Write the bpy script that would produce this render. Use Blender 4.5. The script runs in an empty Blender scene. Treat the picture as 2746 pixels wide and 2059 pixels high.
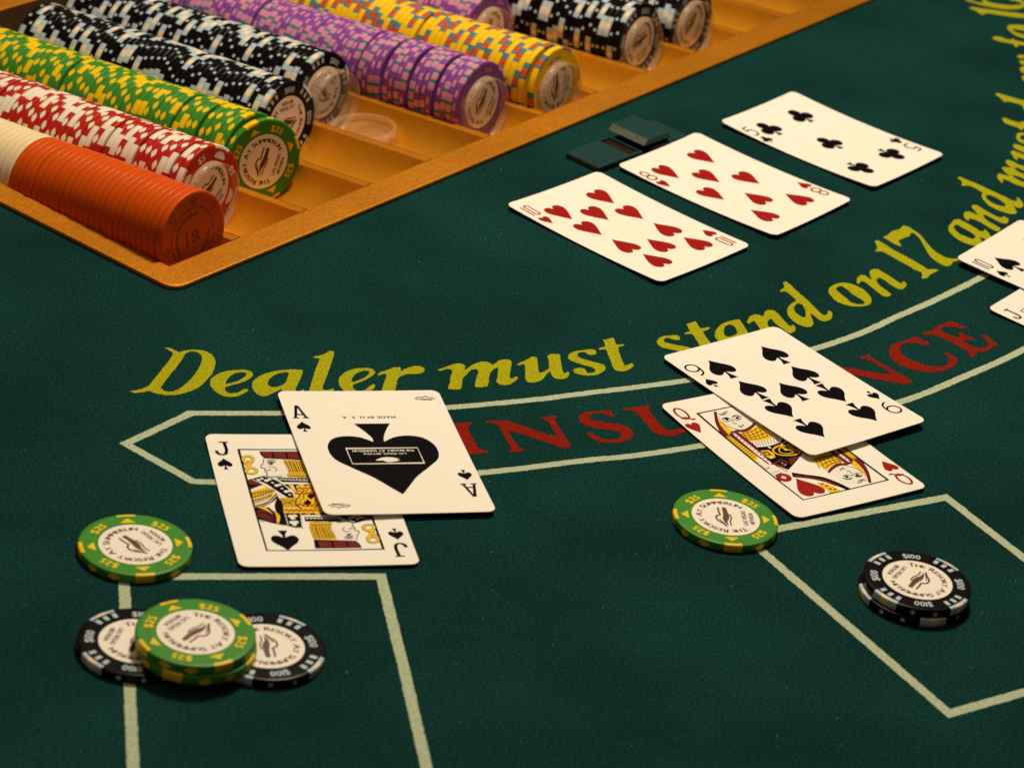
import bpy, bmesh, math, random
import mathutils
from mathutils import Vector, Matrix
from mathutils.geometry import tessellate_polygon
random.seed(7)
S = 0.001                      # everything below is measured in millimetres, the scene is in metres
scn = bpy.context.scene
COL = scn.collection

# ------------------------------------------------------------------ camera
W, H = 2746.0, 2059.0
FPX, PITCH, CH, ROLL = 7656.143, 0.49637134, 531.878, 0.14909432
_fw = Vector((0, math.cos(PITCH), -math.sin(PITCH)))
_r0 = Vector((1, 0, 0)); _u0 = _r0.cross(_fw)
_r = math.cos(ROLL)*_r0 + math.sin(ROLL)*_u0
_u = -math.sin(ROLL)*_r0 + math.cos(ROLL)*_u0
cam = bpy.data.cameras.new('camera'); camo = bpy.data.objects.new('camera', cam); COL.objects.link(camo)
cam.sensor_fit = 'HORIZONTAL'; cam.sensor_width = 36.0; cam.lens = FPX/W*36.0
cam.clip_start = 0.01; cam.clip_end = 50
camo.matrix_world = Matrix((( _r.x, _u.x, -_fw.x, 0), (_r.y, _u.y, -_fw.y, 0), (_r.z, _u.z, -_fw.z, CH*S), (0, 0, 0, 1)))
cam.dof.use_dof = True; cam.dof.focus_distance = 1.13; cam.dof.aperture_fstop = 20.0
scn.camera = camo

# ------------------------------------------------------------------ world, lamps, exposure
wd = bpy.data.worlds.new('World'); scn.world = wd; wd.use_nodes = True
bg = wd.node_tree.nodes['Background']
bg.inputs[0].default_value = (1.0, 0.70, 0.40, 1); bg.inputs[1].default_value = 0.065
def area(name, loc, target, size, power, col):
    l = bpy.data.lights.new(name, 'AREA'); l.shape = 'DISK'; l.size = size; l.energy = power; l.color = col
    o = bpy.data.objects.new(name, l); COL.objects.link(o); o.location = loc
    o.rotation_euler = (Vector(target)-Vector(loc)).to_track_quat('-Z', 'Y').to_euler()
    return o
area('pendant_lamp', (0.03, 1.38, 1.06), (0.0, 1.02, 0), 0.24, 14.6, (1.0, 0.835, 0.61))
area('ceiling_lamp', (-0.9, 0.2, 2.2), (0, 1.0, 0), 0.9, 5.5, (1.0, 0.74, 0.44))
scn.view_settings.view_transform = 'Standard'; scn.view_settings.look = 'None'
scn.view_settings.exposure = 0.0; scn.view_settings.gamma = 1.0; scn.view_settings.use_curve_mapping = False

# ------------------------------------------------------------------ helpers
def px2w(px, py, z=0.0):
    """photo pixel -> point (mm) on the horizontal plane z; the table carries everything"""
    d = _fw + ((px-W/2)/FPX)*_r - ((py-H/2)/FPX)*_u
    t = (z-CH)/d.z
    return Vector((d.x*t, d.y*t, z))
def w2px(P):
    d = Vector(P)-Vector((0, 0, CH)); k = d.dot(_fw)
    return W/2+FPX*d.dot(_r)/k, H/2-FPX*d.dot(_u)/k
def put(o, label=None, cat=None, group=None, kind=None):
    if label: o['label'] = label
    if cat: o['category'] = cat
    if group: o['group'] = group
    if kind: o['kind'] = kind
    return o
def empty(name, loc=(0, 0, 0)):
    o = bpy.data.objects.new(name, None); o.empty_display_size = 0.01; COL.objects.link(o); o.location = loc; return o
def link(name, me, parent=None, mw=None):
    o = bpy.data.objects.new(name, me); COL.objects.link(o)
    if parent: o.parent = parent
    if mw is not None: o.matrix_local = mw
    return o
def mesh(name, verts, faces, mats, midx=None, smooth=False):
    me = bpy.data.meshes.new(name); me.from_pydata([(v[0]*S, v[1]*S, v[2]*S) for v in verts], [], faces)
    for m in (mats if isinstance(mats, (list, tuple)) else [mats]): me.materials.append(m)
    if midx: me.polygons.foreach_set('material_index', midx)
    if smooth: me.polygons.foreach_set('use_smooth', [True]*len(me.polygons))
    me.update(); return me
class MB:
    """collects polygons (mm) with material numbers into one mesh"""
    def __init__(s): s.v = []; s.f = []; s.m = []
    def add(s, vs, fs, mi=0):
        k = len(s.v); s.v += [tuple(v) for v in vs]; s.f += [tuple(i+k for i in f) for f in fs]; s.m += [mi]*len(fs)
    def poly(s, contours, z=0.0, mi=0):
        """contours: outer then holes, 2D points"""
        cs = [[Vector((p[0], p[1], 0)) for p in c] for c in contours]
        tr = tessellate_polygon(cs); flat = [p for c in cs for p in c]
        fs = []
        for t in tr:
            a, b, c = (flat[i] for i in t)
            ar = (b.x-a.x)*(c.y-a.y)-(b.y-a.y)*(c.x-a.x)
            if abs(ar) < 1e-9: continue
            fs.append(t if ar > 0 else (t[0], t[2], t[1]))
        s.add([(p.x, p.y, z) for p in flat], fs, mi)
    def box(s, x0, x1, y0, y1, z0, z1, mi=0, slant=0.0):
        s.add([(x0, y0, z0), (x1, y0, z0), (x1, y1, z0), (x0, y1, z0), (x0, y0+slant, z1), (x1, y0+slant, z1), (x1, y1, z1), (x0, y1, z1)],
              [(3, 2, 1, 0), (4, 5, 6, 7), (0, 1, 5, 4), (1, 2, 6, 5), (2, 3, 7, 6), (3, 0, 4, 7)], mi)
    def me(s, name, mats, smooth=False): return mesh(name, s.v, s.f, mats, s.m, smooth)

def smooth_closed(pts, step=0.5, corner=50.0, jitter=0.0):
    """Catmull-Rom through traced points, keeping corners sharp; resampled, optionally with a fuzzy edge"""
    n = len(pts); P = [Vector((p[0], p[1])) for p in pts]
    def ang(i):
        a = P[i]-P[i-1]; b = P[(i+1) % n]-P[i]
        if a.length < 1e-9 or b.length < 1e-9: return 0
        return abs(math.degrees(a.angle_signed(b)))
    cor = [ang(i) > corner for i in range(n)]
    def tan(i):
        d1 = P[(i+1) % n]-P[i]; d0 = P[i]-P[i-1]; l0, l1 = d0.length+1e-9, d1.length+1e-9
        return (d0/l0*l1+d1/l1*l0)/(l0+l1)
    out = []
    for i in range(n):
        j = (i+1) % n; L = (P[j]-P[i]).length
        m = max(1, int(L/step))
        t0 = (P[j]-P[i])/max(L, 1e-9) if cor[i] else tan(i)
        t1 = (P[j]-P[i])/max(L, 1e-9) if cor[j] else tan(j)
        for k in range(m):
            s = k/m; h00 = 2*s**3-3*s*s+1; h10 = s**3-2*s*s+s; h01 = -2*s**3+3*s*s; h11 = s**3-s*s
            out.append(h00*P[i]+h10*L*t0+h01*P[j]+h11*L*t1)
    if jitter:
        N = len(out); q = []
        for i in range(N):
            t = out[(i+1) % N]-out[i-1]
            if t.length < 1e-9: q.append(out[i]); continue
            nrm = Vector((-t.y, t.x))/t.length
            q.append(out[i]+nrm*random.gauss(0, jitter))
        out = q
    return [(p.x, p.y) for p in out]
def stroke(pts, w, closed=False, jitter=0.0):
    """flat ribbon of width w along a 2D path -> list of quads as contours"""
    n = len(pts); P = [Vector(p) for p in pts]; Lf = []; Rt = []
    for i in range(n):
        a = P[i-1] if (i > 0 or closed) else P[i]; b = P[(i+1) % n] if (i < n-1 or closed) else P[i]
        t = b-a
        if t.length < 1e-9: t = Vector((1, 0))
        t.normalize(); nm = Vector((-t.y, t.x))
        d0 = (P[i]-a).normalized() if (P[i]-a).length > 1e-9 else t
        k = max(0.5, abs(d0.dot(t)))
        Lf.append(P[i]+nm*(w/2/k+random.gauss(0, jitter))); Rt.append(P[i]-nm*(w/2/k+random.gauss(0, jitter)))
    m = n if closed else n-1
    return [[tuple(Rt[i]), tuple(Rt[(i+1) % n]), tuple(Lf[(i+1) % n]), tuple(Lf[i])] for i in range(m)]
def ribbon(mb, pts, w, z=0, mi=0, closed=False, jitter=0.0):
    for q in stroke(pts, w, closed, jitter): mb.add([(p[0], p[1], z) for p in q], [(0, 1, 2, 3)], mi)
def open_spline(pts, step=0.5):
    P = [Vector((p[0], p[1])) for p in pts]; out = []
    for i in range(len(P)-1):
        p0 = P[i-1] if i else 2*P[0]-P[1]; p1, p2 = P[i], P[i+1]; p3 = P[i+2] if i+2 < len(P) else 2*P[-1]-P[-2]
        m = max(1, int((p2-p1).length/step))
        for k in range(m):
            s = k/m
            out.append(0.5*((2*p1)+(p2-p0)*s+(2*p0-5*p1+4*p2-p3)*s*s+(3*p1-p0-3*p2+p3)*s**3))
    out.append(P[-1]); return [(p.x, p.y) for p in out]
def arc(cx, cy, rx, ry=None, a0=0, a1=360, n=24):
    ry = rx if ry is None else ry; full = abs(a1-a0) >= 360
    return [(cx+rx*math.cos(math.radians(a0+(a1-a0)*i/(n if full else n-1))), cy+ry*math.sin(math.radians(a0+(a1-a0)*i/(n if full else n-1)))) for i in range(n)]

# ------------------------------------------------------------------ materials
def M(name, col, rough=0.5, var=0.08, scale=700.0, bump=0.0, bdist=0.0002, metal=0.0, spec=0.5, sheen=0.0, detail=3.0, big=0.0, coat=0.0):
    m = bpy.data.materials.new(name); m.use_nodes = True; nt = m.node_tree; N = nt.nodes; b = N['Principled BSDF']
    b.inputs['Roughness'].default_value = rough; b.inputs['Metallic'].default_value = metal
    b.inputs['Specular IOR Level'].default_value = spec
    if sheen: b.inputs['Sheen Weight'].default_value = sheen
    if coat: b.inputs['Coat Weight'].default_value = coat; b.inputs['Coat Roughness'].default_value = 0.15
    tc = N.new('ShaderNodeTexCoord'); no = N.new('ShaderNodeTexNoise')
    no.inputs['Scale'].default_value = scale; no.inputs['Detail'].default_value = detail; no.inputs['Roughness'].default_value = 0.7 if detail > 5 else 0.5
    nt.links.new(tc.outputs['Object'], no.inputs['Vector'])
    mr = N.new('ShaderNodeMapRange'); mr.inputs[1].default_value = 0.28; mr.inputs[2].default_value = 0.72
    mr.inputs[3].default_value = 1-var; mr.inputs[4].default_value = 1+var
    nt.links.new(no.outputs['Fac'], mr.inputs[0])
    fac = mr.outputs[0]
    if big:
        n2 = N.new('ShaderNodeTexNoise'); n2.inputs['Scale'].default_value = 14.0; n2.inputs['Detail'].default_value = 4
        nt.links.new(tc.outputs['Object'], n2.inputs['Vector'])
        m2 = N.new('ShaderNodeMapRange'); m2.inputs[1].default_value = 0.3; m2.inputs[2].default_value = 0.7; m2.inputs[3].default_value = 1-big; m2.inputs[4].default_value = 1+big
        nt.links.new(n2.outputs['Fac'], m2.inputs[0])
        mu = N.new('ShaderNodeMath'); mu.operation = 'MULTIPLY'
        nt.links.new(fac, mu.inputs[0]); nt.links.new(m2.outputs[0], mu.inputs[1]); fac = mu.outputs[0]
    vm = N.new('ShaderNodeVectorMath'); vm.operation = 'SCALE'; vm.inputs[0].default_value = col[:3]
    nt.links.new(fac, vm.inputs['Scale']); nt.links.new(vm.outputs[0], b.inputs['Base Color'])
    if bump:
        bp = N.new('ShaderNodeBump'); bp.inputs['Strength'].default_value = bump; bp.inputs['Distance'].default_value = bdist
        nt.links.new(no.outputs['Fac'], bp.inputs['Height']); nt.links.new(bp.outputs[0], b.inputs['Normal'])
    return m
FELT = M('felt_green', (0.0044, 0.0335, 0.0315), 0.9, 0.98, 1000, 0.40, 0.0004, spec=0.03, big=0.24, detail=7)
F_YEL = M('felt_print_yellow', (0.35, 0.345, 0.008), 0.95, 0.5, 1000, 0.6, 0.0004, spec=0.03, detail=7)
F_RED = M('felt_print_red', (0.215, 0.013, 0.006), 0.95, 0.6, 1000, 0.6, 0.0004, spec=0.03, detail=7)
F_WHT = M('felt_print_white', (0.41, 0.48, 0.34), 0.95, 0.4, 1000, 0.5, 0.0004, spec=0.03, detail=7)
PAPER = M('card_paper', (0.86, 0.83, 0.77), 0.42, 0.02, 900, 0.03, 0.0001, spec=0.15)
EDGE = M('card_edge', (0.62, 0.56, 0.48), 0.8, 0.05)
I_RED = M('ink_red', (0.31, 0.008, 0.004), 0.45, 0.03, spec=0.12)
I_BLK = M('ink_black', (0.004, 0.003, 0.004), 0.5, 0.03, spec=0.03)
I_YEL = M('ink_yellow', (0.80, 0.50, 0.015), 0.45, 0.05, spec=0.12)
I_WHT = M('ink_white', (0.80, 0.77, 0.72), 0.45, 0.02, spec=0.12)
I_DRD = M('ink_dark_red', (0.15, 0.010, 0.008), 0.45, 0.05, spec=0.12)
BRASS = M('brass', (0.58, 0.220, 0.009), 0.46, 0.36, 1700, 0.5, 0.0003, metal=0.6, spec=0.3, big=0.12)
BRASS_D = M('brass_trough', (0.80, 0.34, 0.016), 0.32, 0.22, 1700, 0.3, 0.0002, metal=0.65, spec=0.3, big=0.12)
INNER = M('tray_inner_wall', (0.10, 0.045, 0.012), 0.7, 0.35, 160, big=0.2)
C_GRN = M('chip_green', (0.048, 0.24, 0.026), 0.38, 0.05, spec=0.22)
C_YEL = M('chip_yellow', (0.82, 0.56, 0.004), 0.40, 0.05, spec=0.22)
C_RED = M('chip_red', (0.45, 0.018, 0.010), 0.38, 0.05, spec=0.22)
C_WHT = M('chip_white', (0.80, 0.74, 0.62), 0.42, 0.04, spec=0.22)
C_BLK = M('chip_black', (0.004, 0.003, 0.004), 0.28, 0.10, spec=0.16)
C_GRY = M('chip_pale_blue', (0.44, 0.55, 0.64), 0.42, 0.05, spec=0.22)
C_CRM = M('chip_cream', (0.80, 0.68, 0.50), 0.42, 0.04, spec=0.22)
C_PUR = M('chip_purple', (0.21, 0.060, 0.33), 0.48, 0.12, spec=0.22)
C_PNK = M('chip_pink', (0.62, 0.24, 0.42), 0.48, 0.08, spec=0.22)
C_TEA = M('chip_teal', (0.04, 0.20, 0.24), 0.48, 0.08, spec=0.22)
C_YL2 = M('chip_golden', (0.84, 0.54, 0.004), 0.48, 0.06, spec=0.22)
C_TE2 = M('chip_slate', (0.07, 0.20, 0.26), 0.48, 0.08, spec=0.22)
C_RE2 = M('chip_vermilion', (0.60, 0.070, 0.012), 0.48, 0.08, spec=0.22)
C_ORG = M('chip_orange', (0.62, 0.078, 0.002), 0.36, 0.05, spec=0.22)
C_ORD = M('chip_orange_engraving', (0.11, 0.045, 0.004), 0.45, 0.1)
C_IVO = M('chip_ivory', (0.80, 0.67, 0.42), 0.40, 0.03, spec=0.22)
LABEL = M('chip_label', (0.87, 0.80, 0.73), 0.40, 0.02, spec=0.22)
L_BRN = M('chip_logo_brown', (0.075, 0.026, 0.008), 0.45, 0.05)
L_INK = M('chip_lettering', (0.045, 0.020, 0.022), 0.45, 0.05)
DEV = M('device_green', (0.009, 0.042, 0.042), 0.6, 0.14, 900, 0.15, spec=0.10)
DEVE = M('device_worn_edge', (0.055, 0.072, 0.055), 0.6, 0.45, 700, 0.2)
DEVW = M('device_window', (0.020, 0.009, 0.005), 0.22, 0.3, 250)
LINT = M('lint', (0.55, 0.50, 0.35), 0.9, 0.3)
def brushed(m, ang, amt):
    nt = m.node_tree; N = nt.nodes; b = N['Principled BSDF']; tc = N.new('ShaderNodeTexCoord'); mp = N.new('ShaderNodeMapping'); no = N.new('ShaderNodeTexNoise')
    mp.vector_type = 'TEXTURE'; mp.inputs['Rotation'].default_value = (0, 0, ang); mp.inputs['Scale'].default_value = (0.012, 0.0006, 0.01)
    no.inputs['Scale'].default_value = 1.0; no.inputs['Detail'].default_value = 3
    nt.links.new(tc.outputs['Object'], mp.inputs[0]); nt.links.new(mp.outputs[0], no.inputs['Vector'])
    mr = N.new('ShaderNodeMapRange'); mr.inputs[1].default_value = 0.3; mr.inputs[2].default_value = 0.7; mr.inputs[3].default_value = 1-amt; mr.inputs[4].default_value = 1+amt
    nt.links.new(no.outputs['Fac'], mr.inputs[0])
    src = b.inputs['Base Color'].links[0].from_socket; vm = N.new('ShaderNodeVectorMath'); vm.operation = 'SCALE'
    nt.links.new(src, vm.inputs[0]); nt.links.new(mr.outputs[0], vm.inputs['Scale']); nt.links.new(vm.outputs[0], b.inputs['Base Color'])
    r2 = N.new('ShaderNodeMapRange'); r2.inputs[3].default_value = 0.38; r2.inputs[4].default_value = 0.50; nt.links.new(no.outputs['Fac'], r2.inputs[0]); nt.links.new(r2.outputs[0], b.inputs['Roughness'])
brushed(BRASS, math.radians(50), 0.05)
def clear(name, alpha, col):
    m = bpy.data.materials.new(name); m.use_nodes = True; nt = m.node_tree; b = nt.nodes['Principled BSDF']
    b.inputs['Base Color'].default_value = (*col, 1); b.inputs['Roughness'].default_value = 0.25
    out = nt.nodes['Material Output']; tr = nt.nodes.new('ShaderNodeBsdfTransparent'); mx = nt.nodes.new('ShaderNodeMixShader')
    tc = nt.nodes.new('ShaderNodeTexCoord'); no = nt.nodes.new('ShaderNodeTexNoise'); no.inputs['Scale'].default_value = 220
    mr = nt.nodes.new('ShaderNodeMapRange'); mr.inputs[3].default_value = alpha*0.7; mr.inputs[4].default_value = alpha*1.3
    nt.links.new(tc.outputs['Object'], no.inputs['Vector']); nt.links.new(no.outputs['Fac'], mr.inputs[0]); nt.links.new(mr.outputs[0], mx.inputs[0])
    nt.links.new(tr.outputs[0], mx.inputs[1]); nt.links.new(b.outputs[0], mx.inputs[2]); nt.links.new(mx.outputs[0], out.inputs[0])
    return m
CL_FACE = clear('clear_plastic_face', 0.07, (0.60, 0.50, 0.40))
CL_RIM = clear('clear_plastic_rim', 0.22, (0.74, 0.54, 0.36))

# ------------------------------------------------------------------ lettering from the built-in font
_gl = {}
def glyph(ch):
    if ch not in _gl:
        c = bpy.data.curves.new('glyph', 'FONT'); c.body = ch; c.size = 1.0; c.resolution_u = 3
        o = bpy.data.objects.new('glyph', c); COL.objects.link(o)
        bpy.context.view_layer.update()
        me = bpy.data.meshes.new_from_object(o.evaluated_get(bpy.context.evaluated_depsgraph_get()))
        vs = [(v.co.x, v.co.y) for v in me.vertices]; fs = [tuple(p.vertices) for p in me.polygons]
        bpy.data.objects.remove(o); bpy.data.curves.remove(c); bpy.data.meshes.remove(me)
        if vs:
            x0 = min(v[0] for v in vs); x1 = max(v[0] for v in vs); vs = [(v[0]-x0, v[1]) for v in vs]; w = x1-x0
        else: w = 0.22
        _gl[ch] = (vs, fs, w)
    return _gl[ch]
def text_w(s, size, gap=0.09, xs=1.0): return sum(glyph(c)[2]*xs+gap for c in s)*size-gap*size
def text_line(mb, s, cx, cy, rot, size, z, mi=0, gap=0.09, xs=1.0, bold=0.0):
    x = -text_w(s, size, gap, xs)/2; ca, sa = math.cos(rot), math.sin(rot)
    for c in s:
        vs, fs, w = glyph(c)
        for k, dx in enumerate((-bold, bold) if bold else (0,)):
            P = [((x+v[0]*xs*size+dx), (v[1]-0.36)*size) for v in vs]
            mb.add([(cx+p[0]*ca-p[1]*sa, cy+p[0]*sa+p[1]*ca, z+k*0.008) for p in P], fs, mi)
        x += (w*xs+gap)*size
def text_arc(mb, s, r, mid, size, z, mi=0, gap=0.09, xs=1.0, small=None, bold=0.0, span=None):
    """letters round a circle, heads outward, centred on angle mid (degrees), read clockwise; small: smaller size for lower-case input"""
    sz = [(small if (small and c.islower()) else size) for c in s]; S2 = s.upper()
    tot = sum((glyph(c)[2]*xs+gap)*k for c, k in zip(S2, sz))
    if span: xs *= math.radians(span)*r/tot; gap *= math.radians(span)*r/tot; tot = math.radians(span)*r
    a = math.radians(mid)+tot/r/2
    for c, k in zip(S2, sz):
        vs, fs, w = glyph(c); half = (w*xs+gap)*k/r/2; a -= half; rot = a-math.pi/2
        ca, sa = math.cos(rot), math.sin(rot); cx, cy = (r)*math.cos(a), (r)*math.sin(a)
        for q, dx in enumerate((-bold, bold) if bold else (0,)):
            P = [((v[0]-w/2)*xs*k+dx, (v[1]-0.36*size/k)*k) for v in vs]
            mb.add([(cx+p[0]*ca-p[1]*sa, cy+p[0]*sa+p[1]*ca, z+q*0.008) for p in P], fs, mi)
        a -= half

# ------------------------------------------------------------------ tray frame on the table (mm)
TA = math.radians(56.6)
TO = Vector((-139.516, 1015.127)); TU = Vector((math.cos(TA), math.sin(TA))); TV = Vector((-math.sin(TA), math.cos(TA)))
NT = 14; PITCH_U = 43.0; U0 = 32.0; VIN = 15.5; VOUT = 252.0
ULEFT = U0-18.97; URIGHT = U0+PITCH_U*(NT-1)+18.97; UEND = URIGHT+15.0; VEND = VOUT+15.5
def tray(u, v, z=0.0):
    p = TO+TU*u+TV*v; return Vector((p.x, p.y, z))
def zaxis(v): return 8.0-0.098*(v-VIN)
ZR = 2.0

# ------------------------------------------------------------------ table top with the tray opening
def table():
    mb = MB(); B = 2200.0
    us = [-B, 3.0, UEND-3.0, B]; vs = [-B, 3.0, VEND-3.0, B]
    for i in range(3):
        for j in range(3):
            if i == 1 and j == 1: continue
            mb.add([tray(us[i], vs[j]), tray(us[i+1], vs[j]), tray(us[i+1], vs[j+1]), tray(us[i], vs[j+1])], [(0, 1, 2, 3)])
    o = link('table_top', mb.me('table_top', FELT)); put(o, 'dark green felt casino table with printed lines and lettering', 'table', kind='structure')
    return o
TABLE = table()
ZP = 0.10
def conv(org, pts): ox, oy, s = org; return [tuple(px2w(ox+a/s, oy+b/s, ZP)[:2]) for a, b in pts]
def felt_letter(org, outer, holes=(), mat=F_YEL, nm='printed_letter'):
    mb = MB()
    mb.poly([smooth_closed(conv(org, outer), 0.45, 48, 0.07)]+[smooth_closed(conv(org, h), 0.45, 48, 0.07) for h in holes], ZP)
    return link(nm, mb.me(nm, mat), TABLE)
def felt_line(pts, w=4.6, closed=False):
    P = [tuple(px2w(a, b, ZP)[:2]) for a, b in pts]; mb = MB(); Q = []
    n = len(P)
    for i in range(n if closed else n-1):
        a, b = Vector(P[i]), Vector(P[(i+1) % n]); m = max(1, int((b-a).length/1.2)); L = (b-a).length
        Q += [tuple(a+(b-a)*k/m) for k in range(m) if k == 0 or (L*k/m > w and L*(1-k/m) > w)]
    if not closed: Q.append(P[-1])
    ribbon(mb, Q, w, ZP, 0, closed, 0.09)
    return link('printed_line', mb.me('printed_line', F_WHT), TABLE)

K3 = 7.37333
c1 = (340, 910, K3); c2 = (640, 910, K3); c3 = (900, 910, K3); c4 = (1160, 900, K3); c5 = (1420, 880, K3); c6 = (1740, 780, K3); c7 = (1980, 740, K3)
c8 = (2200, 580, 5.53); cA = (2520, 460, 6.3805); cB = (2560, 200, 5.532); cC = (2560, 0, 6.3817)
r1 = (1200, 1080, 6.1444); r2 = (1520, 1060, 6.1444); r3 = (2240, 880, 6.9125); r4 = (2440, 840, K3)
# D e a l e r
felt_letter(c1, [(60,1022),(150,1060),(300,1045),(450,1015),(560,1060),(680,1085),(800,1100),(930,1098),(1060,1080),(1230,1030),(1380,970),(1490,890),(1590,785),(1680,690),(1725,590),(1750,500),(1755,440),(1720,350),(1650,280),(1560,235),(1450,212),(1310,203),(1180,215),(1080,240),(1025,255),(980,225),(900,190),(820,165),(740,168),(840,215),(905,260),(905,310),(860,380),(780,490),(690,600),(610,700),(530,790),(460,880),(410,930),(320,965),(230,995),(140,1010)],
 [[(1195,260),(1270,235),(1360,245),(1430,275),(1475,320),(1490,390),(1470,470),(1430,560),(1350,680),(1260,790),(1150,890),(1030,980),(930,1020),(840,1035),(760,1018),(670,965),(710,890),(780,800),(860,690),(950,590),(1030,480),(1100,380),(1150,300)]])
felt_letter(c1, [(1655,860),(1665,780),(1720,740),(1830,670),(1960,630),(2100,610),(2212,600),(2340,600),(2440,630),(2495,680),(2470,740),(2400,795),(2300,840),(2200,875),(2080,905),(1950,945),(1945,985),(1970,1030),(2040,1065),(2120,1062),(2212,1045),(2260,1010),(2320,980),(2385,975),(2400,1000),(2340,1050),(2260,1090),(2180,1120),(2080,1135),(1950,1125),(1850,1090),(1760,1030),(1690,960),(1655,910)],
 [[(1955,885),(1965,830),(2010,760),(2080,700),(2150,665),(2212,652),(2290,645),(2350,655),(2365,690),(2340,735),(2270,780),(2180,825),(2080,855)]])
felt_letter(c2, [(265,900),(275,850),(320,790),(400,735),(520,680),(680,635),(850,608),(1000,595),(1150,597),(1270,605),(1265,650),(1235,740),(1180,860),(1130,980),(1125,1020),(1150,1050),(1200,1045),(1240,1005),(1280,985),(1290,1005),(1240,1080),(1150,1110),(1000,1110),(900,1090),(860,1030),(850,975),(760,1020),(650,1070),(550,1115),(480,1122),(400,1100),(330,1045),(285,980)],
 [[(580,880),(585,820),(640,755),(720,700),(820,665),(920,652),(995,652),(985,700),(960,780),(930,850),(860,900),(760,940),(660,945),(600,920)]])
felt_letter(c2, [(1465,345),(1560,325),(1680,295),(1740,260),(1800,225),(1885,240),(1880,310),(1840,440),(1790,590),(1740,730),(1690,860),(1660,960),(1665,990),(1740,1005),(1820,985),(1870,968),(1890,990),(1820,1060),(1700,1110),(1550,1120),(1430,1090),(1400,1020),(1420,920),(1460,790),(1500,650),(1550,520),(1590,425),(1600,385),(1560,370),(1500,362)])
felt_letter(c3, [(62,840),(85,740),(160,670),(280,605),(420,575),(540,565),(650,570),(740,595),(780,640),(760,690),(680,745),(560,810),(440,860),(345,900),(350,960),(400,1010),(480,1020),(570,1000),(650,940),(740,880),(790,900),(760,960),(690,1030),(560,1100),(400,1120),(260,1080),(150,990),(85,920)],
 [[(310,835),(330,760),(390,690),(480,640),(580,618),(660,620),(665,665),(620,720),(540,770),(440,810),(370,840)]])
felt_letter(c3, [(830,695),(880,650),(960,625),(1060,590),(1150,555),(1270,548),(1285,570),(1280,640),(1340,595),(1440,560),(1550,530),(1650,525),(1740,560),(1758,600),(1740,645),(1680,670),(1540,685),(1420,685),(1330,710),(1260,750),(1225,800),(1205,890),(1185,960),(1170,1050),(1160,1120),(930,1120),(915,1010),(935,930),(965,830),(1000,740),(1010,690),(960,680),(900,695),(850,718)])
# m u s t
felt_letter(c4, [(100,672),(160,655),(300,605),(400,570),(500,550),(590,555),(640,590),(638,650),(640,690),(720,620),(800,570),(900,530),(1000,510),(1090,520),(1150,550),(1190,575),(1230,555),(1320,490),(1420,468),(1500,470),(1555,500),(1560,550),(1545,660),(1530,770),(1525,840),(1580,845),(1640,812),(1690,815),(1670,865),(1600,915),(1520,965),(1430,978),(1330,965),(1270,915),(1285,830),(1290,720),(1300,640),(1260,630),(1200,670),(1140,740),(1115,820),(1110,920),(1080,1000),(1000,1015),(900,1020),(840,1010),(840,950),(870,820),(895,690),(870,660),(800,665),(720,715),(660,780),(605,830),(580,930),(560,1040),(540,1060),(430,1062),(310,1058),(310,1020),(340,930),(360,800),(380,690),(360,665),(280,658),(180,690),(120,690)])
felt_letter(c5, [(-260,720),(-180,680),(-90,640),(-40,615),(20,575),(70,562),(140,575),(155,640),(165,740),(175,820),(190,880),(250,872),(330,830),(385,790),(385,720),(375,620),(360,545),(380,525),(470,510),(560,508),(605,530),(610,600),(630,720),(655,840),(680,890),(720,885),(755,850),(785,880),(775,930),(735,980),(680,1000),(580,1005),(500,985),(440,930),(410,850),(380,870),(320,930),(230,1030),(150,1055),(60,1075),(-50,1060),(-80,1010),(-80,900),(-90,800),(-100,725),(-130,710),(-200,730)])
felt_letter(c5, [(1325,480),(1300,435),(1250,420),(1180,415),(1080,430),(960,445),(870,465),(800,500),(765,560),(780,610),(840,650),(960,690),(1080,730),(1200,760),(1270,790),(1300,830),(1290,860),(1240,880),(1180,885),(1130,880),(1120,840),(1080,800),(1010,785),(930,790),(860,830),(890,880),(980,910),(1080,930),(1200,935),(1310,925),(1420,880),(1490,820),(1500,770),(1470,725),(1400,700),(1280,670),(1140,630),(1020,595),(960,560),(950,510),(980,480),(1040,468),(1090,470),(1140,505),(1210,530),(1290,520)])
felt_letter(c5, [(1455,230),(1540,215),(1640,185),(1675,215),(1700,290),(1720,325),(1800,320),(1880,325),(1840,350),(1750,375),(1770,470),(1810,580),(1850,680),(1880,740),(1950,720),(2020,690),(2055,720),(2020,780),(1950,820),(1860,850),(1760,845),(1690,825),(1650,770),(1620,680),(1570,560),(1520,430),(1460,415),(1390,430),(1360,400),(1430,380),(1500,370),(1490,320)])
# s t a n d
felt_letter(c6, [(620,940),(590,890),(540,875),(440,880),(330,890),(240,910),(180,960),(160,1010),(185,1060),(250,1110),(360,1140),(480,1165),(600,1195),(700,1230),(800,1235),(860,1190),(850,1140),(770,1110),(680,1095),(560,1070),(420,1040),(320,1015),(290,975),(330,935),(400,930),(460,955),(540,970),(600,968)])
felt_letter(c6, [(745,660),(830,630),(915,600),(945,630),(980,690),(1020,740),(1090,735),(1170,715),(1210,735),(1170,765),(1070,795),(1090,840),(1150,940),(1210,1010),(1260,1080),(1150,1150),(1050,1120),(990,1050),(940,970),(880,880),(850,850),(780,850),(710,855),(705,830),(760,815),(815,795),(780,730)])
felt_letter(c6, [(1790,560),(1830,620),(1890,710),(1945,800),(1990,870),(1900,900),(1840,880),(1760,890),(1650,960),(1560,1000),(1450,1010),(1370,990),(1310,910),(1310,820),(1360,730),(1440,660),(1550,610),(1670,580)],
 [[(1610,660),(1540,685),(1490,740),(1480,800),(1510,880),(1560,910),(1650,890),(1720,860),(1750,830),(1730,770),(1690,700)]])
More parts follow.
